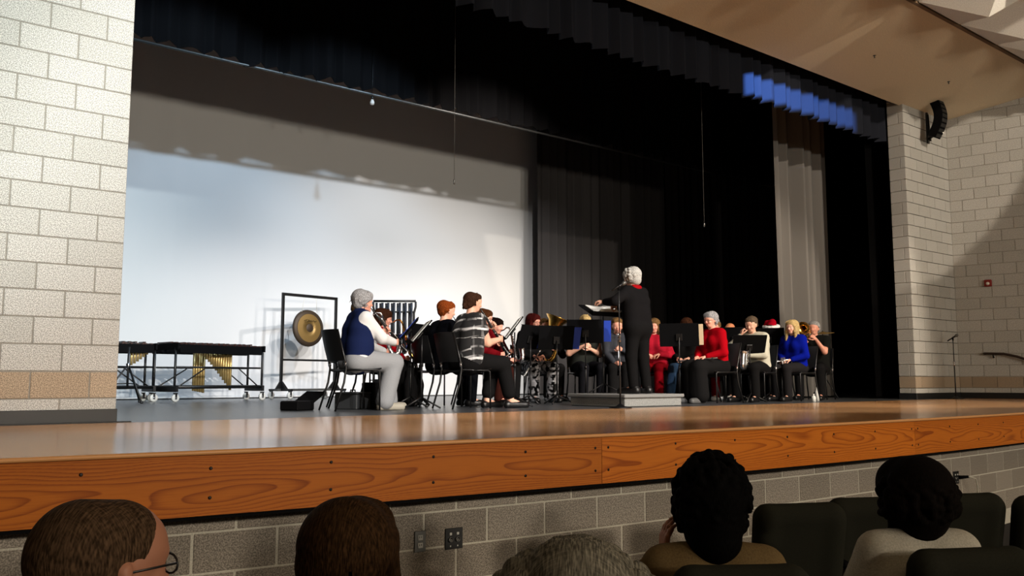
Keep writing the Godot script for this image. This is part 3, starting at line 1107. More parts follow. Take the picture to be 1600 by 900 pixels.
# clarinet from mouthpiece a towards b (world points)
func clarinet(label: String, a: Vector3, b: Vector3) -> void:
	var t := thing("clarinet", label, "clarinet", Vector3.ZERO, 0.0, "clarinets")
	t.transform = frame_from(a, b)
	lathe_node("mouthpiece", [Vector2(0, 0), Vector2(0.004, 0.002), Vector2(0.012, 0.07), Vector2(0.013, 0.085), Vector2(0, 0.085)], M.ebony, t, Transform3D.IDENTITY, 10)
	lathe_node("body_joint", [Vector2(0, 0.08), Vector2(0.0155, 0.082), Vector2(0.0135, 0.15), Vector2(0.0135, 0.34), Vector2(0.016, 0.345), Vector2(0.016, 0.36), Vector2(0.0145, 0.37), Vector2(0.0155, 0.56), Vector2(0, 0.56)], M.ebony, t, Transform3D.IDENTITY, 12)
	lathe_node("bell", [Vector2(0, 0.55), Vector2(0.016, 0.55), Vector2(0.019, 0.60), Vector2(0.028, 0.64), Vector2(0.040, 0.66), Vector2(0.036, 0.66), Vector2(0.024, 0.638), Vector2(0, 0.60)], M.ebony, t, Transform3D.IDENTITY, 14)
	for y in [0.082, 0.352, 0.555, 0.655]:
		lathe_node("ring", [Vector2(0.012, y - 0.004), Vector2(0.0175 if y < 0.6 else 0.0405, y - 0.004), Vector2(0.0175 if y < 0.6 else 0.0405, y + 0.004), Vector2(0.012, y + 0.004)], M.silver, t, Transform3D.IDENTITY, 12)
	var st := start(true)
	for k in 9:
		var y := 0.14 + k * 0.045
		add_tube(st, [Vector3(0.012, y, 0.010), Vector3(0.020, y + 0.004, 0.012)], 0.007, 6)
	add_tube(st, [Vector3(0.017, 0.13, -0.004), Vector3(0.017, 0.33, -0.004)], 0.0028, 5)
	add_tube(st, [Vector3(0.018, 0.37, -0.006), Vector3(0.018, 0.54, -0.006)], 0.0028, 5)
	mesh_node("keys", done(st), M.silver, t)

func flute(label: String, a: Vector3, b: Vector3) -> void:
	var t := thing("flute", label, "flute", Vector3.ZERO, 0.0, "flutes")
	t.transform = frame_from(a, b)
	lathe_node("tube", [Vector2(0, 0), Vector2(0.0105, 0.001), Vector2(0.0105, 0.66), Vector2(0, 0.661)], M.silver, t, Transform3D.IDENTITY, 10)
	lathe_node("lip_plate", [Vector2(0.008, 0.05), Vector2(0.016, 0.06), Vector2(0.017, 0.075), Vector2(0.016, 0.09), Vector2(0.008, 0.10)], M.silver, t, Transform3D.IDENTITY, 10)
	var st := start(true)
	for k in 13:
		add_tube(st, [Vector3(0.008, 0.24 + k * 0.031, 0), Vector3(0.016, 0.24 + k * 0.031, 0)], 0.008, 8)
	add_tube(st, [Vector3(0.010, 0.22, 0.009), Vector3(0.010, 0.64, 0.009)], 0.003, 5)
	mesh_node("keys", done(st), M.silver, t)

# saxophone: neck at a (mouth), body hangs down along dir, bell turns up on the front side
func saxophone(label: String, a: Vector3, down: Vector3, front: Vector3, m: Material, s := 1.0) -> void:
	var t := thing("saxophone", label, "saxophone", a, 0.0, "saxophones")
	var y := -down.normalized()
	var z := (front - y * front.dot(y)).normalized()
	t.transform = Transform3D(Basis(y.cross(z), y, z), a)
	tube_node("mouthpiece", [Vector3(0, 0, -0.02) * s, Vector3(0, 0.01, 0.06) * s], [0.006 * s, 0.012 * s], M.ebony, t)
	tube_node("neck", [Vector3(0, 0.01, 0.05) * s, Vector3(0, 0.035, 0.11) * s, Vector3(0, 0.02, 0.16) * s, Vector3(0, -0.04, 0.18) * s], [0.010 * s, 0.012 * s, 0.013 * s, 0.014 * s], m, t, 10)
	tube_node("body_tube", [Vector3(0, -0.04, 0.18) * s, Vector3(0, -0.30, 0.18) * s, Vector3(0, -0.50, 0.18) * s, Vector3(0, -0.57, 0.205) * s, Vector3(0, -0.595, 0.25) * s, Vector3(0, -0.57, 0.30) * s, Vector3(0, -0.50, 0.32) * s], [0.014 * s, 0.022 * s, 0.030 * s, 0.033 * s, 0.035 * s, 0.038 * s, 0.040 * s], m, t, 12)
	lathe_node("bell", [Vector2(0.0405, -0.02), Vector2(0.043, 0.06), Vector2(0.052, 0.13), Vector2(0.068, 0.18), Vector2(0.072, 0.183), Vector2(0.060, 0.17), Vector2(0.046, 0.12), Vector2(0.038, 0.05), Vector2(0.034, -0.02)], m, t, Transform3D(Basis(Vector3.RIGHT, 0.10).scaled(Vector3.ONE * s), Vector3(0, -0.50, 0.32) * s), 16)
	var st := start(true)
	for k in 9:
		var p := Vector3(0.020 + k * 0.0012, -0.10 - k * 0.045, 0.185) * s
		add_tube(st, [p, p + Vector3(0.012, 0, 0.004) * s], (0.010 + k * 0.0009) * s, 8)
	add_tube(st, [Vector3(0.024, -0.08, 0.165) * s, Vector3(0.036, -0.50, 0.165) * s], 0.004 * s, 5)
	add_tube(st, [Vector3(-0.02, -0.08, 0.20) * s, Vector3(-0.034, -0.50, 0.205) * s], 0.004 * s, 5)
	mesh_node("keys", done(st), M.silver, t)

func trumpet(label: String, a: Vector3, b: Vector3, up: Vector3) -> void:
	var t := thing("trumpet", label, "trumpet", a)
	var y := (b - a).normalized()
	var z := (up - y * up.dot(y)).normalized()
	t.transform = Transform3D(Basis(y.cross(z), y, z), a)
	lathe_node("mouthpiece", [Vector2(0, 0), Vector2(0.013, 0), Vector2(0.011, 0.012), Vector2(0.004, 0.03), Vector2(0.005, 0.085), Vector2(0, 0.085)], M.silver, t, Transform3D.IDENTITY, 10)
	tube_node("tubing", [Vector3(0, 0.06, 0), Vector3(0, 0.36, 0), Vector3(0, 0.40, -0.03), Vector3(0, 0.40, -0.07), Vector3(0, 0.36, -0.10), Vector3(0, 0.16, -0.10), Vector3(0, 0.11, -0.07), Vector3(0, 0.11, -0.02), Vector3(0, 0.16, 0.004), Vector3(0, 0.34, 0.004)], 0.007, M.silver, t, 8)
	lathe_node("bell", [Vector2(0.007, 0.30), Vector2(0.010, 0.38), Vector2(0.018, 0.44), Vector2(0.035, 0.475), Vector2(0.062, 0.495), Vector2(0.060, 0.497), Vector2(0.032, 0.48), Vector2(0.012, 0.44), Vector2(0.005, 0.38)], M.silver, t, Transform3D(Basis.IDENTITY, Vector3(0, 0, 0.004)), 18)
	for k in 3:
		tube_node("valve", [Vector3(0.014, 0.20 + k * 0.026, 0.05), Vector3(0.014, 0.20 + k * 0.026, -0.11)], 0.011, M.silver, t, 10)

func trombone(label: String, a: Vector3, dir: Vector3, up: Vector3) -> void:
	var t := thing("trombone", label, "trombone", a)
	var y := dir.normalized()
	var z := (up - y * up.dot(y)).normalized()
	t.transform = Transform3D(Basis(y.cross(z), y, z), a)
	lathe_node("mouthpiece", [Vector2(0, 0), Vector2(0.018, 0), Vector2(0.015, 0.018), Vector2(0.006, 0.04), Vector2(0.007, 0.085), Vector2(0, 0.085)], M.silver, t, Transform3D.IDENTITY, 10)
	var sl := start(true)
	add_tube(sl, [Vector3(0, 0.05, 0), Vector3(0, 0.74, 0), Vector3(0, 0.79, -0.025), Vector3(0, 0.80, -0.05), Vector3(0, 0.79, -0.075), Vector3(0, 0.74, -0.10), Vector3(0, 0.05, -0.10)], 0.0085, 8)
	add_tube(sl, [Vector3(0, 0.16, 0), Vector3(0, 0.16, -0.10)], 0.006, 6)
	mesh_node("slide", done(sl), M.brass, t)
	# bell section beside the slide: back over the shoulder, round the tuning bow, forward to the bell
	var x := 0.095
	tube_node("bell_branch", [Vector3(0, 0.06, -0.10), Vector3(x * 0.4, 0.02, -0.10), Vector3(x, -0.02, -0.10), Vector3(x, -0.26, -0.10), Vector3(x, -0.31, -0.07), Vector3(x, -0.32, -0.03), Vector3(x, -0.31, 0.02), Vector3(x, -0.26, 0.05), Vector3(x, 0.06, 0.05)], [0.008, 0.008, 0.0085, 0.0095, 0.010, 0.0105, 0.011, 0.0115, 0.014], M.brass, t, 10)
	lathe_node("bell", [Vector2(0.013, 0.02), Vector2(0.019, 0.16), Vector2(0.030, 0.24), Vector2(0.055, 0.30), Vector2(0.108, 0.335), Vector2(0.106, 0.338), Vector2(0.050, 0.306), Vector2(0.024, 0.24), Vector2(0.011, 0.12)], M.brass, t, Transform3D(Basis.IDENTITY, Vector3(x, 0.03, 0.05)), 24)
	tube_node("brace", [Vector3(x, 0.10, 0.05), Vector3(0, 0.10, 0)], 0.005, M.brass, t, 6)

func euphonium(label: String, at: Vector3, dir: Vector3, side: Vector3) -> void:
	# upright brass: bell at the top along dir, folded tubing and valves below
	var t := thing("euphonium", label, "euphonium", at)
	var y := dir.normalized()
	var x := (side - y * side.dot(y)).normalized()
	t.transform = Transform3D(Basis(x, y, x.cross(y)), at)
	lathe_node("bell", [Vector2(0.05, -0.30), Vector2(0.065, -0.15), Vector2(0.085, -0.03), Vector2(0.125, 0.07), Vector2(0.185, 0.135), Vector2(0.190, 0.14), Vector2(0.186, 0.145), Vector2(0.118, 0.075), Vector2(0.078, -0.03), Vector2(0.058, -0.15), Vector2(0.042, -0.30)], M.brass, t, Transform3D.IDENTITY, 28)
	tube_node("bow", [Vector3(0, -0.28, 0), Vector3(0, -0.45, 0), Vector3(0.03, -0.54, 0), Vector3(0.09, -0.58, 0), Vector3(0.15, -0.54, 0), Vector3(0.18, -0.45, 0), Vector3(0.18, -0.15, 0), Vector3(0.16, -0.08, 0), Vector3(0.12, -0.05, 0.02)], [0.047, 0.043, 0.040, 0.037, 0.034, 0.030, 0.026, 0.022, 0.018], M.brass, t, 12)
	for k in 3:
		tube_node("valve", [Vector3(0.07 + k * 0.035, -0.10, 0.05), Vector3(0.07 + k * 0.035, -0.33, 0.05)], 0.015, M.silver, t, 10)
	tube_node("leadpipe", [Vector3(0.12, -0.05, 0.02), Vector3(0.05, -0.02, 0.10), Vector3(-0.04, -0.04, 0.14)], 0.008, M.brass, t, 8)

# frame of black tube, a row of resonators under bars, four castors
func keyboard_percussion(called: String, label: String, at: Vector3, turn: float, length: float, bar_m: Material, res_m: Material, banks: Array) -> void:
	var t := thing(called, label, "percussion", at, turn, "keyboard percussion by the white backdrop")
	var h := 0.87
	var n := 36
	# x runs along the instrument: low notes at -x are wide and long
	var wide := func(u): return lerpf(0.82, 0.42, u)
	for e in [-1.0, 1.0]:
		tube_node("rail", [Vector3(-length * 0.5, h - 0.03, e * 0.40), Vector3(length * 0.5, h - 0.03, e * 0.20)], 0.02, M.black_metal, t, 6)
		var st := start()
		add_box(st, Vector3(0, 0, 0), Vector3(length + 0.04, 0.13, 0.014), 0.003, Transform3D(Basis(Vector3.UP, atan2(e * 0.2, length)), Vector3(0, h - 0.075, e * 0.315)))
		mesh_node("side_board", done(st), M.black_matte, t)
	for k in n:
		var u := (k + 0.5) / n
		var row := -1.0 if (k % 7) in [1, 3, 6] else 1.0
		var l: float = wide.call(u) * 0.52
		var bx := -length * 0.5 + u * length
		var bar := box_node("bar", Vector3(bx, h + (0.03 if row < 0 else 0.0), row * l * 0.42 * 1.0), Vector3(length / n * 0.9, 0.02, l), bar_m, t, 0.003)
		bar.rotation.y = 0.0
	# resonators hang in banks: [from, to, first length, last length, z]
	for bk in banks:
		var count := int(round((bk[1] - bk[0]) * length / 0.042))
		for k in count:
			var u := (k + 0.5) / count
			var x: float = -length * 0.5 + lerpf(bk[0], bk[1], u) * length
			var len_r: float = lerpf(bk[2], bk[3], pow(u, 1.25))
			tube_node("resonator", [Vector3(x, h - 0.09, bk[4]), Vector3(x, h - 0.09 - len_r, bk[4])], 0.0205, res_m, t, 10)
	# end frames, beams and castors
	for e in [-1.0, 1.0]:
		var x: float = e * (length * 0.5 + 0.03)
		var d: float = 0.38 if e < 0 else 0.24
		box_node("end_board", Vector3(x, h - 0.04, 0), Vector3(0.03, 0.10, d * 2.0 + 0.06), M.black_matte, t, 0.004)
		for f in [-1.0, 1.0]:
			tube_node("post", [Vector3(x, 0.22, f * d * 0.85), Vector3(x, h - 0.06, f * d * 0.85)], 0.019, M.black_metal, t, 8)
			castor(t, Vector3(x, 0, f * d * 0.95))
		box_node("base_beam", Vector3(x, 0.195, 0), Vector3(0.05, 0.09, d * 2.1), M.black_metal, t, 0.006)
	for f in [-1.0, 1.0]:
		tube_node("long_beam", [Vector3(-length * 0.5, 0.22, f * 0.30), Vector3(length * 0.5, 0.22, f * 0.20)], 0.026, M.black_metal, t, 6)
		tube_node("brace", [Vector3(-length * 0.5, 0.20, f * 0.30), Vector3(-length * 0.18, 0.50, f * 0.27)], 0.011, M.black_metal, t, 6)
		tube_node("brace", [Vector3(length * 0.5, 0.20, f * 0.20), Vector3(length * 0.22, 0.52, f * 0.22)], 0.011, M.black_metal, t, 6)
		tube_node("mid_beam", [Vector3(-length * 0.5, 0.52, f * 0.30), Vector3(length * 0.5, 0.52, f * 0.20)], 0.015, M.black_metal, t, 6)

func castor(parent: Node, at: Vector3, r := 0.06) -> void:
	var st := start(true)
	add_lathe(st, [Vector2(0, -0.018), Vector2(r * 0.8, -0.018), Vector2(r, -0.012), Vector2(r, 0.012), Vector2(r * 0.8, 0.018), Vector2(0, 0.018)], 16, Transform3D(Basis(Vector3.RIGHT, PI / 2), at + Vector3(0, r, 0)))
	var w := mesh_node("castor", done(st), M.white_rubber, parent)
	var st2 := start()
	for e in [-1.0, 1.0]:
		add_box(st2, at + Vector3(0, r + 0.025, e * 0.026), Vector3(0.03, 0.085, 0.005), 0.001)
	add_box(st2, at + Vector3(0, r * 2 + 0.012, 0), Vector3(0.05, 0.012, 0.06), 0.002)
	mesh_node("fork", done(st2), M.black_metal, w)
	tube_node("hub", [at + Vector3(0, r, -0.029), at + Vector3(0, r, 0.029)], 0.014, M.chrome, w, 10)

func gong(at: Vector3, turn: float) -> void:
	var t := thing("gong_stand", "black rolling gong stand with gong in front of white backdrop", "gong stand", at, turn)
	var w := 1.18
	var h := 1.83
	var st := start()
	for e in [-1.0, 1.0]:
		box_node("post", Vector3(e * w * 0.5, (h + 0.17) * 0.5, 0), Vector3(0.045, h - 0.17, 0.045), M.black_metal, t, 0.004)
		# triangular gusset at the foot of the post
		var g := start()
		var x: float = e * w * 0.5
		var tri_pts := [Vector3(x, 0.34, 0), Vector3(x, 0.17, 0.15), Vector3(x, 0.17, -0.15)]
		var o := Vector3(0.012, 0, 0)
		tri(g, tri_pts[0] + o, tri_pts[1] + o, tri_pts[2] + o)
		tri(g, tri_pts[0] - o, tri_pts[2] - o, tri_pts[1] - o)
		for k in 3:
			var a: Vector3 = tri_pts[k]
			var b: Vector3 = tri_pts[(k + 1) % 3]
			quad(g, a - o, b - o, b + o, a + o)
		mesh_node("gusset", done(g), M.black_metal, t)
		box_node("base_rail", Vector3(x, 0.155, 0), Vector3(0.06, 0.035, 0.62), M.black_metal, t, 0.004)
		for f in [-1.0, 1.0]:
			castor(t, Vector3(x, 0, f * 0.27), 0.062)
		var st3 := start()
		var gx := start()
		var dir := Vector3(e, 0, 0)
		var tp := [Vector3(x - e * 0.15, 0.17, 0), Vector3(x, 0.34, 0), Vector3(x + e * 0.12, 0.17, 0)]
		var oz := Vector3(0, 0, 0.012)
		tri(gx, tp[0] + oz, tp[2] + oz, tp[1] + oz)
		tri(gx, tp[0] - oz, tp[1] - oz, tp[2] - oz)
		for k in 3:
			var a: Vector3 = tp[k]
			var b: Vector3 = tp[(k + 1) % 3]
			quad(gx, a - oz, a + oz, b + oz, b - oz)
		mesh_node("gusset", done(gx), M.black_metal, t)
	box_node("top_bar", Vector3(0, h, 0), Vector3(w + 0.045, 0.05, 0.045), M.black_metal, t, 0.004)
	box_node("middle_bar", Vector3(0, 0.68, 0), Vector3(w, 0.035, 0.035), M.black_metal, t, 0.004)
	box_node("bottom_bar", Vector3(0, 0.155, 0), Vector3(w + 0.2, 0.04, 0.09), M.steel_plate, t, 0.004)
	# the gong hangs from the bar on cord: a thing of its own
	var gg := thing("gong", "bronze gong with dark rim hanging in black rolling frame", "gong", at + Basis(Vector3.UP, turn) * Vector3(0.0, 1.26, 0.0), turn)
	var tilt := Basis(Vector3.RIGHT, PI / 2 - 0.05)
	lathe_node("rim", [Vector2(0.255, -0.012), Vector2(0.325, -0.022), Vector2(0.335, -0.06), Vector2(0.330, -0.06), Vector2(0.318, -0.028), Vector2(0.255, -0.018)], M.bronze_dark, gg, Transform3D(tilt, Vector3.ZERO), 40)
	lathe_node("face", [Vector2(0.258, -0.0125), Vector2(0.16, 0.0), Vector2(0.075, 0.004), Vector2(0.075, -0.006), Vector2(0.16, -0.008), Vector2(0.258, -0.018)], M.bronze, gg, Transform3D(tilt, Vector3.ZERO), 40)
	lathe_node("boss", [Vector2(0.078, 0.003), Vector2(0.06, 0.012), Vector2(0, 0.016), Vector2(0, 0.008), Vector2(0.078, -0.004)], M.bronze_dark, gg, Transform3D(tilt, Vector3.ZERO), 24)
	for e in [-1.0, 1.0]:
		tube_node("cord", [Vector3(e * 0.17, 0.285, -0.02), Vector3(e * 0.13, 0.535, 0.0), Vector3(e * 0.12, 0.60, 0.0)], 0.005, M.paper, gg, 5)
	# painted signature across the upper face
	var ink := start(true)
	var wr := [Vector2(-0.13, 0.13), Vector2(-0.06, 0.155), Vector2(-0.12, 0.10), Vector2(-0.05, 0.11), Vector2(-0.03, 0.15), Vector2(-0.02, 0.11), Vector2(0.0, 0.14), Vector2(0.01, 0.11), Vector2(0.03, 0.14), Vector2(0.04, 0.11), Vector2(0.07, 0.135), Vector2(0.10, 0.115), Vector2(0.14, 0.13)]
	var pts := []
	for p in wr:
		pts.append(Vector3(p.x, p.y, 0.012))
	add_tube(ink, pts, 0.004, 5)
	mesh_node("signature", done(ink), M.black_matte, gg)

func chimes(at: Vector3, turn: float) -> void:
	var t := thing("tubular_chimes", "rack of dark tubular chimes standing behind the clarinets", "chimes", at, turn)
	var w := 0.66
	for e in [-1.0, 1.0]:
		tube_node("post", [Vector3(e * w * 0.46, 0.12, 0), Vector3(e * w * 0.46, 1.36, 0), Vector3(e * w * 0.5, 1.46, 0), Vector3(e * w * 0.5, 1.54, 0)], 0.018, M.black_metal, t, 8)
		box_node("foot", Vector3(e * w * 0.46, 0.10, 0), Vector3(0.06, 0.06, 0.62), M.black_metal, t, 0.006)
		castor(t, Vector3(e * w * 0.46, 0, 0.26), 0.035)
		castor(t, Vector3(e * w * 0.46, 0, -0.26), 0.035)
	tube_node("top_bar", [Vector3(-w * 0.5, 1.55, 0), Vector3(w * 0.5, 1.55, 0)], 0.018, M.black_metal, t, 8)
	tube_node("rail", [Vector3(-w * 0.46, 1.38, 0), Vector3(w * 0.46, 1.38, 0)], 0.013, M.black_metal, t, 8)
	for k in 13:
		tube_node("chime", [Vector3(-w * 0.41 + k * w * 0.82 / 12, 1.52, 0.05 if k % 2 == 0 else -0.05), Vector3(-w * 0.41 + k * w * 0.82 / 12, 0.45 - 0.0 + k * 0.03, 0.05 if k % 2 == 0 else -0.05)], 0.0185, mats_chime(), t, 10)
	box_node("damper_box", Vector3(0, 0.30, 0), Vector3(w * 0.9, 0.08, 0.16), M.black_matte, t, 0.008)

func mats_chime() -> Material:
	if not M.has("chime"):
		M.chime = mat(Color(0.16, 0.17, 0.20), 0.35, 0.6)
	return M.chime

func mic_stand(label: String, at: Vector3, turn: float, height: float) -> void:
	var t := thing("microphone_stand", label, "microphone stand", at, turn, "microphone stands")
	lathe_node("base", [Vector2(0, 0), Vector2(0.135, 0.0), Vector2(0.135, 0.012), Vector2(0.05, 0.026), Vector2(0.016, 0.05), Vector2(0, 0.05)], M.black_metal, t, Transform3D.IDENTITY, 24)
	tube_node("lower_pole", [Vector3(0, 0.04, 0), Vector3(0, height * 0.55, 0)], 0.011, M.black_metal, t)
	tube_node("upper_pole", [Vector3(0, height * 0.55, 0), Vector3(0, height - 0.06, 0)], 0.008, M.black_metal, t)
	lathe_node("clutch", [Vector2(0, -0.045), Vector2(0.017, -0.04), Vector2(0.018, -0.012), Vector2(0.013, 0.0), Vector2(0.018, 0.012), Vector2(0.017, 0.04), Vector2(0, 0.045)], M.chrome, t, Transform3D(Basis.IDENTITY, Vector3(0, height * 0.55, 0)), 12)
	var m := thing("microphone", "black vocal microphone clipped to " + label, "microphone", at + Vector3(0, height - 0.05, 0), turn, "microphones")
	var b := Basis(Vector3.RIGHT, -1.05)
	lathe_node("handle", [Vector2(0, -0.11), Vector2(0.011, -0.11), Vector2(0.013, 0.0), Vector2(0.018, 0.05), Vector2(0, 0.055)], M.black_metal, m, Transform3D(b, Vector3(0, 0.0, 0)), 12)
	lathe_node("grille", [Vector2(0.018, 0.05), Vector2(0.025, 0.062), Vector2(0.026, 0.085), Vector2(0.017, 0.105), Vector2(0, 0.11)], M.steel_plate, m, Transform3D(b, Vector3(0, 0.0, 0)), 14)
	tube_node("clip", [Vector3(0, -0.05, 0), Vector3(0, 0.012, 0)], 0.014, M.black_matte, m, 8)
# ---------------------------------------------------------------- the hall
const COURSE := 0.2032
const FIRST := 0.39          # height of the course line on top of the dark band

# blocks over a rectangle: origin o, along direction u (unit), out direction n; joints measured from o
func block_wall(parent: Node, o: Vector3, u: Vector3, n: Vector3, length: float, y0: float, y1: float, style: String, module := 0.4064, base_line := FIRST, shift := 0.0, parity := 0) -> void:
	var gap := 0.009
	var turn := atan2(-u.z, u.x)
	var c0 := int(floor((y0 - base_line) / COURSE))
	var c1 := int(ceil((y1 - base_line) / COURSE))
	for c in range(c0, c1):
		var ya: float = max(base_line + c * COURSE, y0)
		var yb: float = min(base_line + (c + 1) * COURSE, y1)
		if yb - ya < 0.02:
			continue
		var odd: bool = posmod(c + parity, 2) == 1
		var x: float = shift - module * (0.5 if odd else 0.0)
		while x < length - 0.001:
			var xa: float = max(x, 0.0)
			var xb: float = min(x + module, length)
			x += module
			if xb - xa < 0.03:
				continue
			var size := Vector3(xb - xa - gap, yb - ya - gap, 0.05)
			var m: Material
			if style == "front":
				m = M.block_front[rng.randi() % 4]
			elif c == -1:
				m = M.block_dark[rng.randi() % 3]
			else:
				m = M.block[rng.randi() % 5]
			var b := mesh_node("block", box_mesh(size.snapped(Vector3.ONE * 0.0005), 0.004), m, parent)
			b.position = o + u * (xa + xb) * 0.5 + Vector3.UP * (ya + yb) * 0.5 + n * (-0.025 + rng.randf_range(0.0, 0.0015))
			b.rotation.y = turn

func build_hall() -> void:
	# auditorium floor, far hall walls
	var fl := structure("floor")
	box_node("slab", Vector3(4.0, -1.3, 11.0), Vector3(30, 0.2, 18.4), M.carpet, fl, 0.0)
	var wb := structure("wall_back")
	box_node("slab", Vector3(4.0, 3.0, 20.2), Vector3(30, 9.0, 0.2), M.hall, wb, 0.0)
	# proscenium wall left of the opening
	var wl := structure("wall_left")
	box_node("mortar", Vector3(-2.0, 2.9, -0.155), Vector3(4.0 - 0.01, 5.9, 0.30), M.mortar, wl, 0.0)
	block_wall(wl, Vector3(-2.032, 0, 0), Vector3.RIGHT, Vector3.BACK, 2.032, 0.0, 5.6, "wall")
	# hall wall on the left, outside the picture
	var hl := structure("wall_hall_left")
	box_node("slab", Vector3(-4.1, 2.9, 10.0), Vector3(0.2, 8.2, 20.6), M.hall, hl, 0.0)
	# right of the opening: pier front, its jamb and the splayed side wall
	var zr := -0.13
	var xr := 12.89
	var wr := structure("wall_right")
	box_node("mortar", Vector3(xr + 0.01 + 1.2, 2.9, zr - 0.16), Vector3(2.4, 5.9, 0.24), M.mortar_soft, wr, 0.0)
	block_wall(wr, Vector3(xr, 0, zr), Vector3.RIGHT, Vector3.BACK, 1.66, 0.0, 5.5, "wall")
	block_wall(wr, Vector3(xr, 0, zr - 0.30), Vector3.BACK, Vector3.LEFT, 0.30, 0.0, 5.4, "wall", 0.4064, FIRST, 0.0, 1)
	var a := deg_to_rad(13.0)
	var du := Vector3(sin(a), 0, cos(a))
	var dn := Vector3(-cos(a), 0, sin(a))
	var o := Vector3(14.5, 0, zr)
	var ws := structure("wall_side")
	var st := start()
	add_box(st, Vector3(0, 2.6, 8.0), Vector3(0.3, 9.0, 17.0), 0.0, Transform3D(Basis(du.cross(Vector3.UP) * -1.0, Vector3.UP, du), o + dn * -0.16))
	mesh_node("mortar", done(st), M.mortar_soft, ws)
	block_wall(ws, o, du, dn, 2.45, 0.0, 5.9, "wall")
	var st4 := start()
	add_box(st4, Vector3(0, 2.6, 2.45 + 7.0), Vector3(0.02, 9.0, 14.0), 0.0, Transform3D(Basis(du.cross(Vector3.UP) * -1.0, Vector3.UP, du), o + dn * -0.005))
	mesh_node("plain_wall", done(st4), M.block[0], ws)
	# black cove base along the foot of the walls
	var bl := structure("baseboard_left")
	box_node("cove_base", Vector3(-1.0, 0.052, 0.006), Vector3(2.01, 0.104, 0.012), M.rubber, bl, 0.003)
	box_node("floor_strip", Vector3(-0.9, 0.004, 0.035), Vector3(2.0, 0.008, 0.05), M.rubber, bl, 0.002)
	var br := structure("baseboard_right")
	box_node("cove_base", Vector3(xr + 0.8, 0.052, zr + 0.006), Vector3(1.62, 0.104, 0.012), M.rubber, br, 0.003)
	box_node("cove_base", Vector3(xr - 0.006, 0.052, zr - 0.15), Vector3(0.012, 0.104, 0.31), M.rubber, br, 0.003)
	var b3 := box_node("cove_base", o + du * 1.2 + dn * 0.007 + Vector3(0, 0.052, 0), Vector3(2.4, 0.104, 0.012), M.rubber, br, 0.003)
	b3.rotation.y = atan2(-du.z, du.x)
	# ceiling of the hall, rising away from the stage, with a header over the opening
	var ce := structure("ceiling")
	var slope := atan(0.15)
	var stc := start()
	add_box(stc, Vector3(5.0, 0.15, 10.2), Vector3(26, 0.3, 20.8), 0.0, Transform3D(Basis(Vector3.RIGHT, -slope), Vector3(0, 5.22, 0.0)))
	mesh_node("panel", done(stc), M.ceiling, ce)
	box_node("header", Vector3(6.3, 7.35, -0.13), Vector3(21, 4.2, 0.26), M.black_wall, ce, 0.0)
	# trim strip where the sound panels start
	var tr := structure("trim_1")
	box_node("batten", Vector3(9.0, 5.22 + 0.15 * 1.78 - 0.02, 1.78), Vector3(12.0, 0.035, 0.05), mat(Color(0.42, 0.33, 0.24), 0.8), tr, 0.003, Vector3(-slope, 0, 0))
	# pyramid diffusers under the ceiling
	var pm := pyramid_mesh(1.16, 0.36)
	for r in 3:
		for k in 5:
			var x: float = 8.95 + k * 1.24
			var z: float = 1.83 + 0.58 + r * 1.24
			if x > 14.6:
				continue
			var d := thing("sound_diffuser", ["white pyramid sound diffuser in the row nearest the stage", "white pyramid sound diffuser in the second row from the stage", "white pyramid sound diffuser in the third row from the stage"][r] + ", %s from the right wall" % ["fifth", "fourth", "third", "second", "first"][k], "diffuser", Vector3(x, 5.22 + 0.15 * z - 0.01, z), 0.0, "pyramid sound diffusers on the ceiling")
			d.rotation.x = -slope
			mesh_node("pyramid", pm, M.white_panel, d)
			box_node("rim", Vector3(0, -0.012, 0), Vector3(1.19, 0.024, 1.19), M.white_panel, d, 0.003)
	for q in [[10.6, 0.62, "near the valance"], [12.75, 0.75, "above the loudspeaker"], [6.2, 0.9, "at the top edge"]]:
		var sp := thing("sprinkler_head", "small sprinkler head on the tan ceiling " + q[2], "sprinkler", Vector3(q[0], 5.22 + 0.15 * q[1], q[1]), 0.0, "ceiling sprinklers")
		lathe_node("escutcheon", [Vector2(0, -0.008), Vector2(0.022, -0.006), Vector2(0.026, 0.0), Vector2(0, 0)], M.steel_plate, sp, Transform3D.IDENTITY, 14)
		lathe_node("deflector", [Vector2(0, -0.04), Vector2(0.014, -0.038), Vector2(0.014, -0.034), Vector2(0.006, -0.03), Vector2(0.006, -0.006), Vector2(0, -0.006)], M.steel_plate, sp, Transform3D.IDENTITY, 12)
	loudspeaker()
	fire_alarm(o + du * 0.56 + dn * 0.004, du, dn)
	handrail(o, du, dn)

func pyramid_mesh(w: float, drop: float) -> ArrayMesh:
	var st := start()
	var h := w * 0.5
	var p := [Vector3(-h, -0.024, -h), Vector3(h, -0.024, -h), Vector3(h, -0.024, h), Vector3(-h, -0.024, h)]
	var top := Vector3(0, -0.024 - drop, 0)
	for k in 4:
		tri(st, p[k], p[(k + 1) % 4], top)
	quad(st, p[3], p[2], p[1], p[0])
	return done(st)

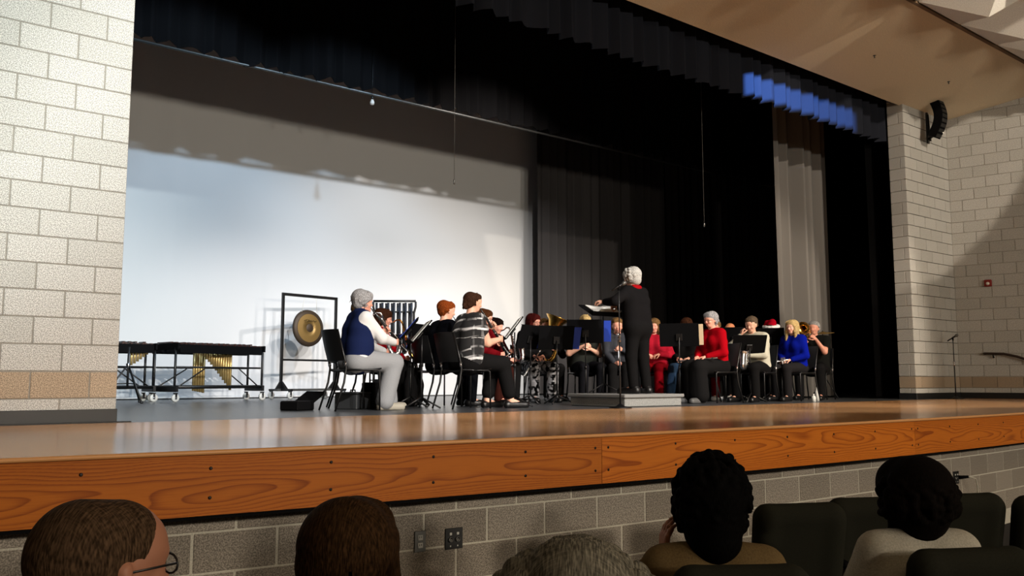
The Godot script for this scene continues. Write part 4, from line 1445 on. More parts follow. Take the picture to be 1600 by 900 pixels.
func loudspeaker() -> void:
	var t := thing("loudspeaker", "black curved line array loudspeaker bracketed to the right pier", "loudspeaker", Vector3(13.62, 4.96, -0.12))
	# curved cabinet bowed outwards, facing the hall
	var n := 8
	var st := start()
	var rings := []
	for k in n + 1:
		var u := float(k) / n
		var ang := lerpf(0.25, -0.55, u)
		var c := Vector3(-0.16, 0.30 - u * 0.62, 0.32 + 0.10 * sin(u * PI) - u * 0.08)
		var f := Basis(Vector3.RIGHT, -ang)
		rings.append([c + f * Vector3(-0.10, 0, -0.075), c + f * Vector3(0.10, 0, -0.075), c + f * Vector3(0.10, 0, 0.075), c + f * Vector3(-0.10, 0, 0.075)])
	for k in n:
		for q in 4:
			var r := (q + 1) % 4
			quad(st, rings[k][q], rings[k][r], rings[k + 1][r], rings[k + 1][q])
	quad(st, rings[0][3], rings[0][2], rings[0][1], rings[0][0])
	quad(st, rings[n][0], rings[n][1], rings[n][2], rings[n][3])
	mesh_node("cabinet", done(st), M.black_matte, t)
	for k in n:
		var a: Vector3 = (rings[k][3] + rings[k][2]) * 0.5
		var b: Vector3 = (rings[k + 1][3] + rings[k + 1][2]) * 0.5
		var gr := box_node("grille", (a + b) * 0.5 + Vector3(0, 0, 0.003), Vector3(0.17, 0.058, 0.01), M.rubber, t, 0.002)
		gr.rotation.x = atan2((b - a).z, -(b - a).y) * -1.0
	box_node("wall_plate", Vector3(0.12, -0.05, 0.01), Vector3(0.06, 0.58, 0.02), M.black_metal, t, 0.004)
	tube_node("arm", [Vector3(0.12, -0.26, 0.02), Vector3(0.0, -0.26, 0.14), Vector3(-0.14, -0.25, 0.26)], 0.022, M.black_metal, t, 8)
	tube_node("strut", [Vector3(0.12, 0.20, 0.02), Vector3(0.12, -0.30, 0.05)], 0.02, M.black_metal, t, 8)
	box_node("badge", Vector3(-0.10, -0.26, 0.385), Vector3(0.05, 0.018, 0.006), M.paper, t, 0.001)

func fire_alarm(at: Vector3, du: Vector3, dn: Vector3) -> void:
	var t := thing("fire_alarm", "red fire alarm strobe on the shadowed side wall", "fire alarm", at + Vector3(0, 2.07, 0), atan2(dn.x, dn.z))
	box_node("housing", Vector3(0, 0, 0.025), Vector3(0.125, 0.125, 0.05), M.red_plastic, t, 0.012)
	lathe_node("strobe", [Vector2(0, 0), Vector2(0.03, 0), Vector2(0.028, 0.02), Vector2(0, 0.028)], M.eye_white, t, Transform3D(Basis(Vector3.RIGHT, PI / 2), Vector3(0, -0.01, 0.05)), 12)

func handrail(o: Vector3, du: Vector3, dn: Vector3) -> void:
	var t := thing("handrail", "dark handrail fixed to the side wall by the stage steps", "handrail", o, 0.0)
	var y := 0.80
	var pts := []
	for q in [[0.44, 0.0, 0.005], [0.44, 0.0, 0.07], [0.50, 0.0, 0.085], [0.75, -0.01, 0.085], [0.95, -0.06, 0.085], [2.2, -0.55, 0.085]]:
		pts.append(du * q[0] + dn * q[2] + Vector3(0, y + q[1], 0))
	tube_node("rail", pts, 0.022, mat(Color(0.16, 0.10, 0.07), 0.5), t, 10)
	for q in [[0.58, 0.0], [1.6, -0.31]]:
		tube_node("bracket", [du * q[0] + dn * 0.085 + Vector3(0, y + q[1] - 0.01, 0), du * q[0] + dn * 0.05 + Vector3(0, y + q[1] - 0.07, 0), du * q[0] + dn * 0.003 + Vector3(0, y + q[1] - 0.07, 0)], 0.014, M.black_metal, t, 8)

# ---------------------------------------------------------------- stage
func edge_z(x: float) -> float:
	return 3.58 - (x - 6.0) * (x - 6.0) / 100.0

func build_stage() -> void:
	# wooden apron with curved front
	var fa := structure("floor_apron")
	var st := start()
	var n := 60
	var x0 := -4.0
	var x1 := 15.4
	for k in n:
		var a := lerpf(x0, x1, float(k) / n)
		var b := lerpf(x0, x1, float(k + 1) / n)
		var za := edge_z(a)
		var zb := edge_z(b)
		quad(st, Vector3(a, 0, za), Vector3(b, 0, zb), Vector3(b, 0, 0.10), Vector3(a, 0, 0.10))
		quad(st, Vector3(a, -0.2, 0.10), Vector3(b, -0.2, 0.10), Vector3(b, -0.2, zb - 0.02), Vector3(a, -0.2, za - 0.02))
	mesh_node("boards", done(st), M.apron, fa)
	# light nosing along the edge
	st = start(true)
	var pts := []
	for k in n + 1:
		var a := lerpf(x0, x1, float(k) / n)
		pts.append(Vector3(a, -0.009, edge_z(a) + 0.012))
	add_tube(st, pts, 0.0115, 8)
	mesh_node("nosing", done(st), M.nosing, fa)
	# black stage floor behind the curtain line
	var fs := structure("floor_stage")
	box_node("deck", Vector3(8.5, -0.1, -4.2), Vector3(25, 0.2, 8.6), M.stage_black, fs, 0.0)
	# oak fascia boards, each with its screws
	var ff := structure("trim_fascia")
	var joints := [-4.0, 1.93, 5.45, 8.97, 12.5, 15.4]
	for j in joints.size() - 1:
		var a: float = joints[j] + 0.0015
		var b: float = joints[j + 1] - 0.0015
		var s := start()
		var m := 14
		for k in m:
			var xa := lerpf(a, b, float(k) / m)
			var xb := lerpf(a, b, float(k + 1) / m)
			var f0 := Vector3(xa, 0, edge_z(xa))
			var f1 := Vector3(xb, 0, edge_z(xb))
			var top := Vector3(0, -0.018, 0)
			var bot := Vector3(0, -0.298, 0)
			var back := Vector3(0, 0, -0.02)
			var U := [(xa + 4.0) / 6.2 if j == 0 else (xa - a + 1.2) / 6.2, (xb + 4.0) / 6.2 if j == 0 else (xb - a + 1.2) / 6.2]
			var ring := [[f0 + bot, U[0], 1.0], [f1 + bot, U[1], 1.0], [f1 + top, U[1], 0.0], [f0 + top, U[0], 0.0]]
			for q in [[0, 1, 2], [0, 2, 3]]:
				for i in [q[0], q[2], q[1]]:
					s.set_uv(Vector2(ring[i][1], ring[i][2]))
					s.add_vertex(ring[i][0])
			for e in [[f0 + top, f1 + top, f1 + top + back, f0 + top + back], [f0 + bot + back, f1 + bot + back, f1 + bot, f0 + bot], [f1 + bot + back, f0 + bot + back, f0 + top + back, f1 + top + back]]:
				s.set_uv(Vector2(U[0], 0.5))
				quad(s, e[0], e[1], e[2], e[3])
		var bd := mesh_node("fascia_board", done(s), M.oak[j % 3], ff)
		var scr := screw_mesh()
		var xs := []
		var gapx := (b - a - 0.1) / 6.0
		for k in 7:
			xs.append(a + 0.05 + gapx * k)
		if j == 0:
			xs = [-2.03, -1.48, -0.91, -0.37, 0.21, 0.78, 1.37, 1.88]
		for x in xs:
			for y in [-0.083, -0.218]:
				var w := mesh_node("screw", scr, M.screw, bd)
				w.position = Vector3(x, y, edge_z(x) + 0.0005)
	# dark reveal strip, then the block wall set back under the overhang
	var fr := structure("trim_reveal")
	st = start()
	for k in n:
		var a := lerpf(x0, x1, float(k) / n)
		var b := lerpf(x0, x1, float(k + 1) / n)
		var ca := Vector3(a, -0.307, edge_z(a) - 0.012)
		var cb := Vector3(b, -0.307, edge_z(b) - 0.012)
		var d := Vector3(0, 0.009, 0)
		quad(st, ca - d, cb - d, cb + d, ca + d)
		var bk := Vector3(0, 0, -0.40)
		quad(st, ca - d + bk, cb - d + bk, cb - d, ca - d)
	mesh_node("strip", done(st), M.black_matte, fr)
	var wf := structure("wall_front")
	st = start()
	for k in n:
		var a := lerpf(x0, x1, float(k) / n)
		var b := lerpf(x0, x1, float(k + 1) / n)
		var pa := Vector3(a, 0, edge_z(a) - 0.4025)
		var pb := Vector3(b, 0, edge_z(b) - 0.4025)
		var lo := Vector3(0, -1.21, 0)
		var hi := Vector3(0, -0.22, 0)
		quad(st, pa + lo, pb + lo, pb + hi, pa + hi)
		quad(st, pb + lo + Vector3(0, 0, -0.2), pa + lo + Vector3(0, 0, -0.2), pa + hi + Vector3(0, 0, -0.2), pb + hi + Vector3(0, 0, -0.2))
	mesh_node("mortar", done(st), M.mortar_light, wf)
	var top_y := -0.44
	for c in 4:
		var yb: float = top_y + COURSE * (1 - c)
		var ya: float = yb - COURSE
		yb = min(yb, -0.30)
		var x: float = -2.44 + (0.0 if c % 2 == 1 else 0.213)
		while x < 9.4:
			var xm := x + 0.2125
			var sl := -(xm - 6.0) / 50.0
			var b := mesh_node("block", box_mesh(Vector3(0.4165, snappedf(yb - ya - 0.010, 0.0005), 0.05), 0.004), M.block_front[rng.randi() % 4], wf)
			b.position = Vector3(xm, (ya + yb) * 0.5, edge_z(xm) - 0.40 - 0.025 + rng.randf_range(0.0, 0.001))
			b.rotation.y = -atan(sl)
			x += 0.4265
	# dark shell of the stage house
	var sb := structure("wall_stage_back")
	box_node("slab", Vector3(8.5, 4.4, -8.5), Vector3(25.4, 9.2, 0.2), M.black_wall, sb, 0.0)
	var sl2 := structure("wall_stage_left")
	box_node("slab", Vector3(-4.1, 4.4, -4.2), Vector3(0.2, 9.2, 8.8), M.black_wall, sl2, 0.0)
	var sr := structure("wall_stage_right")
	box_node("slab", Vector3(21.1, 4.4, -4.2), Vector3(0.2, 9.2, 8.8), M.black_wall, sr, 0.0)
	box_node("return", Vector3(18.2, 4.0, -0.4), Vector3(6.2, 8.4, 0.2), M.black_wall, sr, 0.0)
	var sc := structure("ceiling_stage")
	box_node("slab", Vector3(8.5, 9.1, -4.2), Vector3(25.4, 0.2, 9.0), M.black_wall, sc, 0.0)
	outlets()
	podium()

func screw_mesh() -> ArrayMesh:
	var st := start(true)
	add_lathe(st, [Vector2(0, 0), Vector2(0.0085, 0.0), Vector2(0.0075, 0.002), Vector2(0.003, 0.0028), Vector2(0, 0.0015)], 10, Transform3D(Basis(Vector3.RIGHT, PI / 2), Vector3.ZERO))
	return done(st)

func outlets() -> void:
	var spots := [
		[0.74, -0.605, "plain", "grey blank cover plate beside the brown haired head"],
		[0.942, -0.598, "duplex", "steel duplex power outlet on the stage front wall"],
		[1.163, -0.602, "double", "black double connector plate on the stage front wall"],
		[7.02, -0.63, "double", "connector plate with a plugged cable on the far stage front"]]
	for s in spots:
		var x: float = s[0]
		var t := thing("outlet_plate", s[3], "outlet", Vector3(x, s[1], edge_z(x) - 0.398), -atan(-(x - 6.0) / 50.0))
		if s[2] == "duplex":
			box_node("plate", Vector3(0, 0, 0.003), Vector3(0.072, 0.118, 0.006), M.steel_plate, t, 0.002)
			for e in [-1.0, 1.0]:
				var r := box_node("socket", Vector3(0, e * 0.022, 0.0075), Vector3(0.032, 0.03, 0.005), M.white_rubber, t, 0.002)
				for q in [-0.006, 0.006]:
					box_node("slot", Vector3(q, 0.003, 0.0028), Vector3(0.003, 0.010, 0.002), M.black_matte, r, 0.0)
		elif s[2] == "double":
			box_node("plate", Vector3(0, 0, 0.003), Vector3(0.118, 0.122, 0.006), M.black_metal, t, 0.002)
			for e in [-1.0, 1.0]:
				lathe_node("connector", [Vector2(0, 0.004), Vector2(0.008, 0.004), Vector2(0.010, 0.010), Vector2(0.015, 0.010), Vector2(0.016, 0.0), Vector2(0, 0.0)], M.steel_plate, t, Transform3D(Basis(Vector3.RIGHT, PI / 2), Vector3(e * 0.024, -0.004, 0.006)), 14)
				box_node("latch", Vector3(e * 0.024, 0.028, 0.008), Vector3(0.016, 0.016, 0.006), M.white_rubber, t, 0.002)
				box_node("screw", Vector3(e * 0.024, -0.042, 0.007), Vector3(0.007, 0.009, 0.003), M.white_rubber, t, 0.001)
		else:
			box_node("plate", Vector3(0, 0, 0.003), Vector3(0.072, 0.118, 0.006), M.steel_plate, t, 0.002)
			box_node("screw", Vector3(0, 0.04, 0.0065), Vector3(0.006, 0.006, 0.002), M.chrome, t, 0.001)
	var x := 7.05
	var c := thing("cable_plug", "black plug and pale cable hanging from the far connector plate", "cable", Vector3(x, -0.62, edge_z(x) - 0.395))
	tube_node("plug", [Vector3(0.0, -0.01, 0.01), Vector3(0.04, 0.0, 0.09)], [0.02, 0.013], M.black_matte, c, 8)
	tube_node("cable", [Vector3(0.04, 0.0, 0.09), Vector3(0.12, -0.02, 0.12), Vector3(0.20, -0.10, 0.10), Vector3(0.24, -0.30, 0.08), Vector3(0.25, -0.47, 0.08)], 0.006, M.mortar_light, c, 6)

func podium() -> void:
	var t := thing("conductor_podium", "grey carpeted conductor podium with overhanging top at centre stage", "podium", Vector3(5.78, 0, -0.13))
	box_node("base", Vector3(0.535, 0.062, -0.505), Vector3(1.03, 0.112, 0.97), M.podium, t, 0.004)
	box_node("top", Vector3(0.535, 0.132, -0.505), Vector3(1.09, 0.042, 1.03), M.podium_top, t, 0.008)
	for x in [0.06, 1.01]:
		for z in [-0.05, -0.95]:
			box_node("foot", Vector3(x, 0.003, z), Vector3(0.06, 0.008, 0.06), M.rubber, t, 0.0)

# ---------------------------------------------------------------- curtains
func drape(called: String, label: String, x0: float, x1: float, y0: float, y1: float, z: float, fold: float, amp: float, seed_value: int, m: Material, ragged := 0.0, slant := 0.0, group := "black stage drapes", along := 12) -> void:
	var g := FastNoiseLite.new()
	g.seed = seed_value
	g.frequency = 0.6
	var folds := int((x1 - x0) / fold)
	var nu := folds * 8
	var f := func(u, v):
		var x: float = lerpf(x0, x1, u)
		var ph: float = u * folds * TAU + g.get_noise_2d(x * 2.2, 3.0) * 4.0 + v * g.get_noise_2d(x * 0.9, 50.0) * 0.5
		var a: float = amp * (0.75 + 0.5 * g.get_noise_2d(x * 1.7, 20.0)) * lerpf(1.0, 0.7, v)
		var low: float = y0 + ragged * (g.get_noise_2d(x * 2.6, 80.0) + 0.35 * sin(ph)) 
		return Vector3(x + sin(ph * 2.0) * fold * 0.06 + slant * v, lerpf(low, y1, v), z + sin(ph) * a + 0.25 * a * sin(ph * 0.37 + 1.0))
	var t := thing(called, label, "curtain", Vector3.ZERO, 0.0, group)
	mesh_node("drape", sheet_mesh(nu, along, f, 0.006), m, t)
	var tp := lerpf(y0, y1, 1.0)
	tube_node("track", [Vector3(x0 + slant, tp + 0.02, z), Vector3(x1 + slant, tp + 0.02, z)], 0.025, M.black_metal, t, 6)

func build_curtains() -> void:
	drape("valance", "dark front valance pleated across the top of the opening", -0.3, 13.1, 4.60, 6.1, -0.52, 0.26, 0.095, 3, M.velvet_blue, 0.015, 0.0, "black stage drapes", 6)
	drape("border_curtain", "black border curtain with gathered hem hanging above the backdrop", -1.0, 18.5, 5.06, 7.9, -5.0, 0.30, 0.07, 4, M.velvet, 0.07)
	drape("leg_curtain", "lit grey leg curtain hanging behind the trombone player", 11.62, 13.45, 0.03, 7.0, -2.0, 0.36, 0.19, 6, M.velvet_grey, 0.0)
	drape("main_curtain", "black front curtain drawn aside by the right pier", 12.75, 14.2, 0.03, 6.0, -0.85, 0.22, 0.08, 8, M.velvet_deep, 0.0)
	drape("rear_curtain", "black rear curtain hanging right of the white backdrop", 10.45, 20.6, 0.03, 8.0, -7.35, 0.26, 0.09, 9, M.velvet_rear, 0.0)
	# white backdrop cloth
	var cy := thing("backdrop", "tall white backdrop cloth at the rear of the stage", "backdrop")
	var g := FastNoiseLite.new()
	g.seed = 12
	g.frequency = 0.7
	mesh_node("cloth", sheet_mesh(120, 10, func(u, v):
		var x: float = lerpf(-1.5, 12.2, u)
		return Vector3(x, lerpf(0.05, 8.4, v), -7.95 + 0.02 * sin(x * 7.5 + g.get_noise_2d(x, 0.0) * 5.0) * clampf((5.5 - x) / 3.0, 0.12, 1.0)), 0.004), M.cyc, cy)
	tube_node("top_pipe", [Vector3(-1.6, 8.42, -7.95), Vector3(12.3, 8.42, -7.95)], 0.022, M.black_metal, cy, 6)
	tube_node("bottom_pipe", [Vector3(-1.5, 0.03, -7.95), Vector3(12.2, 0.03, -7.95)], 0.02, M.cyc, cy, 6)
	# pipe under the border hem, hanging microphones, small bulb
	var p := thing("hem_pipe", "thin metal pipe running below the border curtain hem", "pipe", Vector3(0, 5.0, -5.05))
	tube_node("pipe", [Vector3(-1.0, 0.02, 0), Vector3(18.4, 0.02, 0)], 0.02, M.steel_plate, p, 8)
	for k in 6:
		tube_node("hanger", [Vector3(0.6 + k * 3.2, 0.02, 0), Vector3(0.6 + k * 3.2, 2.9, 0)], 0.004, M.black_metal, p, 4)
	for q in [[4.28, "hanging microphone on a thin cord before the white backdrop"], [9.17, "hanging microphone on a thin cord before the black drape"]]:
		var h := thing("hanging_microphone", q[1], "microphone", Vector3(q[0], 2.80, -1.6), 0.0, "hanging microphones")
		tube_node("cord", [Vector3(0, 0.05, 0), Vector3(0, 3.44, 0)], 0.0035, M.steel_plate, h, 5)
		lathe_node("capsule", [Vector2(0, -0.02), Vector2(0.011, -0.018), Vector2(0.012, 0.04), Vector2(0, 0.055)], M.steel_plate, h, Transform3D.IDENTITY, 10)
	var b := thing("bare_bulb", "small pale bulb hanging under the border curtain", "bulb", Vector3(4.95, 4.86, -4.95))
	lathe_node("glass", [Vector2(0, -0.06), Vector2(0.03, -0.05), Vector2(0.04, -0.02), Vector2(0.025, 0.02), Vector2(0.014, 0.04), Vector2(0, 0.04)], M.eye_white, b, Transform3D.IDENTITY, 12)
	lathe_node("socket", [Vector2(0, 0.035), Vector2(0.018, 0.035), Vector2(0.018, 0.09), Vector2(0, 0.10)], M.black_metal, b, Transform3D.IDENTITY, 10)
	tube_node("cord", [Vector3(0, 0.09, 0), Vector3(0, 0.9, 0)], 0.005, M.black_metal, b, 5)
func build_percussion() -> void:
	keyboard_percussion("marimba", "marimba with long gold resonator pipes on a black rolling frame", Vector3(3.02, 0, -6.50), 0.20, 1.52, M.rosewood, M.gold_tube, [[0.31, 0.67, 0.06, 0.64, 0.16], [0.34, 0.48, 0.62, 0.66, -0.14]])
	keyboard_percussion("xylophone", "black framed xylophone half hidden by the left block pier", Vector3(1.30, 0, -6.55), 0.05, 1.55, M.rosewood, M.gold_tube, [[0.80, 0.97, 0.24, 0.05, 0.14], [0.5, 0.6, 0.12, 0.05, -0.1]])
	gong(Vector3(5.02, 0, -7.22), 0.22)
	chimes(Vector3(5.10, 0, -4.40), -0.67)
	# black hardware tripod in front of the xylophone
	var t := thing("cymbal_stand", "black tripod hardware stand in front of the xylophone", "cymbal stand", Vector3(1.60, 0, -5.85))
	for k in 3:
		var a := TAU * k / 3.0 + 0.3
		var d := Vector3(sin(a), 0, cos(a))
		tube_node("leg", [Vector3(0, 0.52, 0) + d * 0.02, d * 0.36 + Vector3(0, 0.02, 0)], 0.012, M.black_metal, t, 6)
		tube_node("brace", [Vector3(0, 0.28, 0), d * 0.19 + Vector3(0, 0.27, 0)], 0.008, M.black_metal, t, 6)
		lathe_node("rubber_foot", [Vector2(0, 0.0), Vector2(0.02, 0.0), Vector2(0.022, 0.03), Vector2(0, 0.035)], M.rubber, t, Transform3D(Basis.IDENTITY, d * 0.365), 10)
	tube_node("pole", [Vector3(0, 0.22, 0), Vector3(0, 0.80, 0)], 0.016, M.black_metal, t, 8)
	lathe_node("clamp", [Vector2(0, -0.04), Vector2(0.03, -0.03), Vector2(0.03, 0.03), Vector2(0, 0.04)], M.chrome, t, Transform3D(Basis.IDENTITY, Vector3(0, 0.53, 0)), 10)
	# cymbal at the far right
	var c := thing("cymbal", "thin cymbal on a stand at the dark right side of the stage", "cymbal", Vector3(12.70, 0, -0.40 - 0.0))
	c.position = Vector3(12.05, 0, -1.35)
	lathe_node("disc", [Vector2(0, 0.02), Vector2(0.035, 0.018), Vector2(0.05, 0.006), Vector2(0.20, -0.012), Vector2(0.20, -0.014), Vector2(0.05, 0.003), Vector2(0, 0.012)], M.bronze, c, Transform3D(Basis(Vector3.BACK, 0.12), Vector3(0, 1.16, 0)), 30)
	tube_node("pole", [Vector3(0, 0.10, 0), Vector3(0, 1.20, 0)], 0.011, M.black_metal, c, 8)
	for k in 3:
		var a := TAU * k / 3.0
		tube_node("leg", [Vector3(0, 0.40, 0), Vector3(sin(a) * 0.26, 0.01, cos(a) * 0.26)], 0.010, M.black_metal, c, 6)

func facing(from: Vector3, to: Vector3) -> float:
	return atan2(to.x - from.x, to.z - from.z)

# sets a seated player's arms on an instrument held from the mouth downwards and forwards
func down_grip(mouth: Vector3, dir: Vector3, near: float, far: float, out := 0.75) -> Array:
	var d := dir.normalized()
	var up := mouth + d * near
	var lo := mouth + d * far
	return [
		{"at": up + Vector3(0.055, -0.02, -0.05), "dir": Vector3(-0.55, 0.25, 0.75), "palm": Vector3(-0.8, 0.1, -0.5), "curl": 0.8, "hint": Vector3(0.75, -0.75, -0.2)},
		{"at": lo + Vector3(-0.055, -0.01, -0.06), "dir": Vector3(0.55, 0.1, 0.8), "palm": Vector3(0.8, 0.1, -0.5), "curl": 0.8, "hint": Vector3(-out, -0.85, -0.3)}]

func lap_hands(y := 0.64, z := 0.30, x := 0.09) -> Array:
	return [
		{"at": Vector3(x, y, z - 0.06), "dir": Vector3(-0.7, -0.15, 0.7), "palm": Vector3(-0.1, -1, 0.1), "curl": 0.55},
		{"at": Vector3(-x, y, z - 0.06), "dir": Vector3(0.7, -0.15, 0.7), "palm": Vector3(0.1, -1, 0.1), "curl": 0.55}]

var SKIN := {}
func build_skins() -> void:
	SKIN.fair = mat(Color(0.87, 0.66, 0.56), 0.55)
	SKIN.pink = mat(Color(0.88, 0.62, 0.53), 0.55)
	SKIN.tan = mat(Color(0.78, 0.56, 0.44), 0.55)
	SKIN.lips = mat(Color(0.70, 0.32, 0.30), 0.5)
	SKIN.lips_pale = mat(Color(0.76, 0.46, 0.42), 0.5)

func striped_top() -> StandardMaterial3D:
	# black knit printed with curved and slanted white bands
	var im := Image.create(256, 256, false, Image.FORMAT_RGB8)
	for y in 256:
		for x in 256:
			var u := x / 256.0
			var v := y / 256.0
			var on := false
			var p := v * 6.0 - u * 3.0 + 0.55 * sin(u * TAU + 0.6)
			var band := p - floorf(p)
			var wide := 0.16 + 0.10 * sin(floorf(p) * 2.3)
			if band < wide and sin(u * TAU + floorf(p) * 1.9) > -0.55:
				on = true
			if absf(u - 0.5 - 0.22 * sin(v * TAU)) < 0.022:
				on = true
			im.set_pixel(x, y, Color(0.86, 0.86, 0.86) if on else Color(0.10, 0.10, 0.105))
	im.generate_mipmaps()
	return textured(Color.WHITE, ImageTexture.create_from_image(im), Vector3.ONE * 1.5, 0.9, false)

func printed(c: Color, seed_value: int, freq: float, lo: float, contrast: float, scale: float) -> StandardMaterial3D:
	return matte(textured(c, noise_texture(128, freq, lo, 1.0, seed_value, contrast, 2), Vector3.ONE * scale, 0.9, false))

func world(p: Dictionary, v: Vector3) -> Vector3:
	var n: Node3D = p.node
	return n.transform * v

func build_band() -> void:
	build_skins()
	var black := cloth(Color(0.10, 0.098, 0.10))
	var black2 := cloth(Color(0.14, 0.135, 0.14))
	var shoe_black := mat(Color(0.04, 0.04, 0.045), 0.4)
	var shoe_grey := mat(Color(0.62, 0.60, 0.55), 0.7)
	var shoe_white := mat(Color(0.80, 0.80, 0.80), 0.6)
	var grey_hair := hair(Color(0.74, 0.74, 0.75))
	var white_hair := hair(Color(0.92, 0.91, 0.88))
	var brown_hair := hair(Color(0.30, 0.18, 0.12))
	var dark_red_hair := hair(Color(0.34, 0.11, 0.10))
	var red_hair := hair(Color(0.62, 0.30, 0.13))
	var blonde := hair(Color(0.93, 0.80, 0.55))
	var sandy := hair(Color(0.58, 0.44, 0.28))
	var podium_at := Vector3(6.32, 0, -0.55)

	# ---- conductor on the podium, back to the hall, arms raised
	var cp := Vector3(6.33, 0.153, -0.42)
	var c_turn := facing(cp, Vector3(6.15, 0, -4.0))
	var con := person("white haired conductor in black sweater and trousers on the podium, arm raised", cp, c_turn, {
		"standing": true, "size": 0.955, "girth": 1.10, "fem": true, "cell": 0.015, "lean": 0.10, "collar": 0.0, "head": Vector3(0.20, 0.15, 0.0),
		"skin": SKIN.fair, "lips": SKIN.lips_pale, "top": printed(Color(0.12, 0.115, 0.12), 61, 0.3, 0.6, 1.0, 8.0), "top_name": "sweater", "legs": black, "shoes": shoe_black, "loose": 0.012, "hem": 0.95,
		"hands": [
			{"at": Vector3(0.34, 1.17, 0.26), "dir": Vector3(0.5, 0.15, 0.9), "palm": Vector3(-0.3, -1, 0), "curl": 0.55, "hint": Vector3(0.9, -0.5, 0)},
			{"at": Vector3(-0.10, 1.14, 0.42), "dir": Vector3(0.1, 0.15, 1.0), "palm": Vector3(0.3, -1, 0), "curl": 0.9, "hint": Vector3(-0.9, -0.5, 0)}],
		"hair": white_hair, "hair_bones": hair_curls(hair_cap(0.026, -0.03, 0.068), 130, 0.014, 0.024, 31, Vector3(0, 0.042, -0.025), Vector3(0.106, 0.112, 0.112)), "locks": 0})
	var cn: Node3D = con.node
	blob("collar", [[con.neck + Vector3(-0.05, 0.0, -0.03), con.neck + Vector3(0.05, 0.0, -0.03), 0.042, 0.042, 0.02], [con.neck + Vector3(-0.06, -0.035, -0.01), con.neck + Vector3(-0.05, -0.045, 0.05), 0.034, 0.028, 0.02], [con.neck + Vector3(0.06, -0.035, -0.01), con.neck + Vector3(0.05, -0.045, 0.05), 0.034, 0.028, 0.02]], 0.01, cloth(Color(0.62, 0.06, 0.09)), cn).set_meta("label", "red collar")
	var w0: Vector3 = con.wrists[1]
	var bt := thing("conductor_baton", "thin pale baton in the conductor's raised hand", "baton", world(con, w0 + Vector3(0.01, 0.0, 0.085)), c_turn)
	tube_node("shaft", [Vector3(0, 0, 0), Vector3(0.02, 0.07, 0.33)], [0.003, 0.0015], M.paper, bt, 6)
	lathe_node("grip", [Vector2(0, -0.03), Vector2(0.008, -0.022), Vector2(0.009, 0.0), Vector2(0.004, 0.025), Vector2(0, 0.03)], sandy, bt, Transform3D(Basis(Vector3.RIGHT, 1.3), Vector3(0, -0.005, -0.015)), 10)
	var cs := music_stand("tall music stand with open score at the conductor podium", Vector3(6.27, 0.153, -0.97), facing(Vector3(6.27, 0, -0.97), Vector3(6.1, 0, 1.0)), 1.08, 1.10, 0.62)
	on_desk("score", "open white score on the conductor's music stand", "score", cs, Vector2(0.02, 0.02), Vector2(0.46, 0.28), M.paper, 0.0, 0.008)
	mic_stand("microphone stand in front of the podium", Vector3(5.50, 0, 0.07), facing(Vector3(5.5, 0, 0.07), Vector3(3.5, 0, -0.8)), 1.48)
	mic_stand("microphone stand before the right pier", Vector3(13.78, 0, 0.12), PI, 1.12)

	# ---- grey haired clarinettist in the navy vest, nearest on the left
	var p1 := Vector3(2.70, 0, -1.17)
	var t1 := facing(p1, Vector3(6.3, 0, -0.9))
	chair("black band chair under the grey haired woman in the navy vest", p1, t1)
	var m1 := Vector3(0, 1.055, 0.215)
	var d1 := Vector3(0.02, -0.72, 0.69)
	var a1 := person("grey haired clarinettist in navy vest, white patterned sleeves and grey trousers", p1, t1, {
		"size": 0.97, "girth": 1.12, "fem": true, "cell": 0.014, "lean": 0.10, "head": Vector3(0.10, 0.0, 0.0), "seat": 0.46, "belly": 0.10,
		"skin": SKIN.pink, "lips": SKIN.lips_pale, "top": printed(Color(0.96, 0.96, 0.96), 62, 0.35, 0.72, 1.6, 9.0), "top_name": "blouse", "legs": cloth(Color(0.62, 0.63, 0.645)), "loose": 0.034, "shoes": shoe_grey,
		"feet": [Vector3(0.12, 0.085, 0.47), Vector3(-0.12, 0.085, 0.30)],
		"hands": down_grip(m1, d1, 0.24, 0.42), "hair": grey_hair, "hair_bones": hair_curls(hair_cap(0.020, -0.025, 0.070), 60, 0.012, 0.020, 33, Vector3(0, 0.04, -0.025), Vector3(0.096, 0.100, 0.102)), "locks": 110})
	vest(a1, 0.97, 1.12, cloth(Color(0.11, 0.15, 0.30)), 0.105)
	clarinet("black clarinet played by the grey haired woman in the navy vest", world(a1, a1.mouth), world(a1, a1.mouth + d1))

	# ---- face behind her
	var p2 := Vector3(3.12, 0, -1.95)
	var t2 := facing(p2, podium_at)
	chair("black band chair just behind the navy vest clarinettist", p2, t2)
	var a2 := person("fair haired player in white shirt behind the navy vest clarinettist", p2, t2, {
		"size": 0.92, "cell": 0.022, "head": Vector3(0.08, -0.35, 0.0), "skin": SKIN.pink, "lips": SKIN.lips_pale, "top": cloth(Color(0.80, 0.80, 0.80)), "legs": black, "shoes": shoe_black,
		"hands": down_grip(Vector3(0, 1.02, 0.2), Vector3(0, -0.85, 0.5), 0.22, 0.40), "hair": sandy, "hair_bones": hair_cap(0.010, -0.02, 0.062)})
	saxophone("silver saxophone half hidden behind the navy vest clarinettist", world(a2, a2.mouth), world(a2, Vector3(0, -0.9, 0.2)) - world(a2, Vector3.ZERO), world(a2, Vector3(0, 0, 1)) - world(a2, Vector3.ZERO), M.silver, 0.85)

	# ---- woman in red with brown bob
	var p3 := Vector3(3.68, 0, -2.42)
	var t3 := facing(p3, Vector3(6.0, 0, -0.2))
	chair("black band chair under the woman with the brown fringe in red", p3, t3)
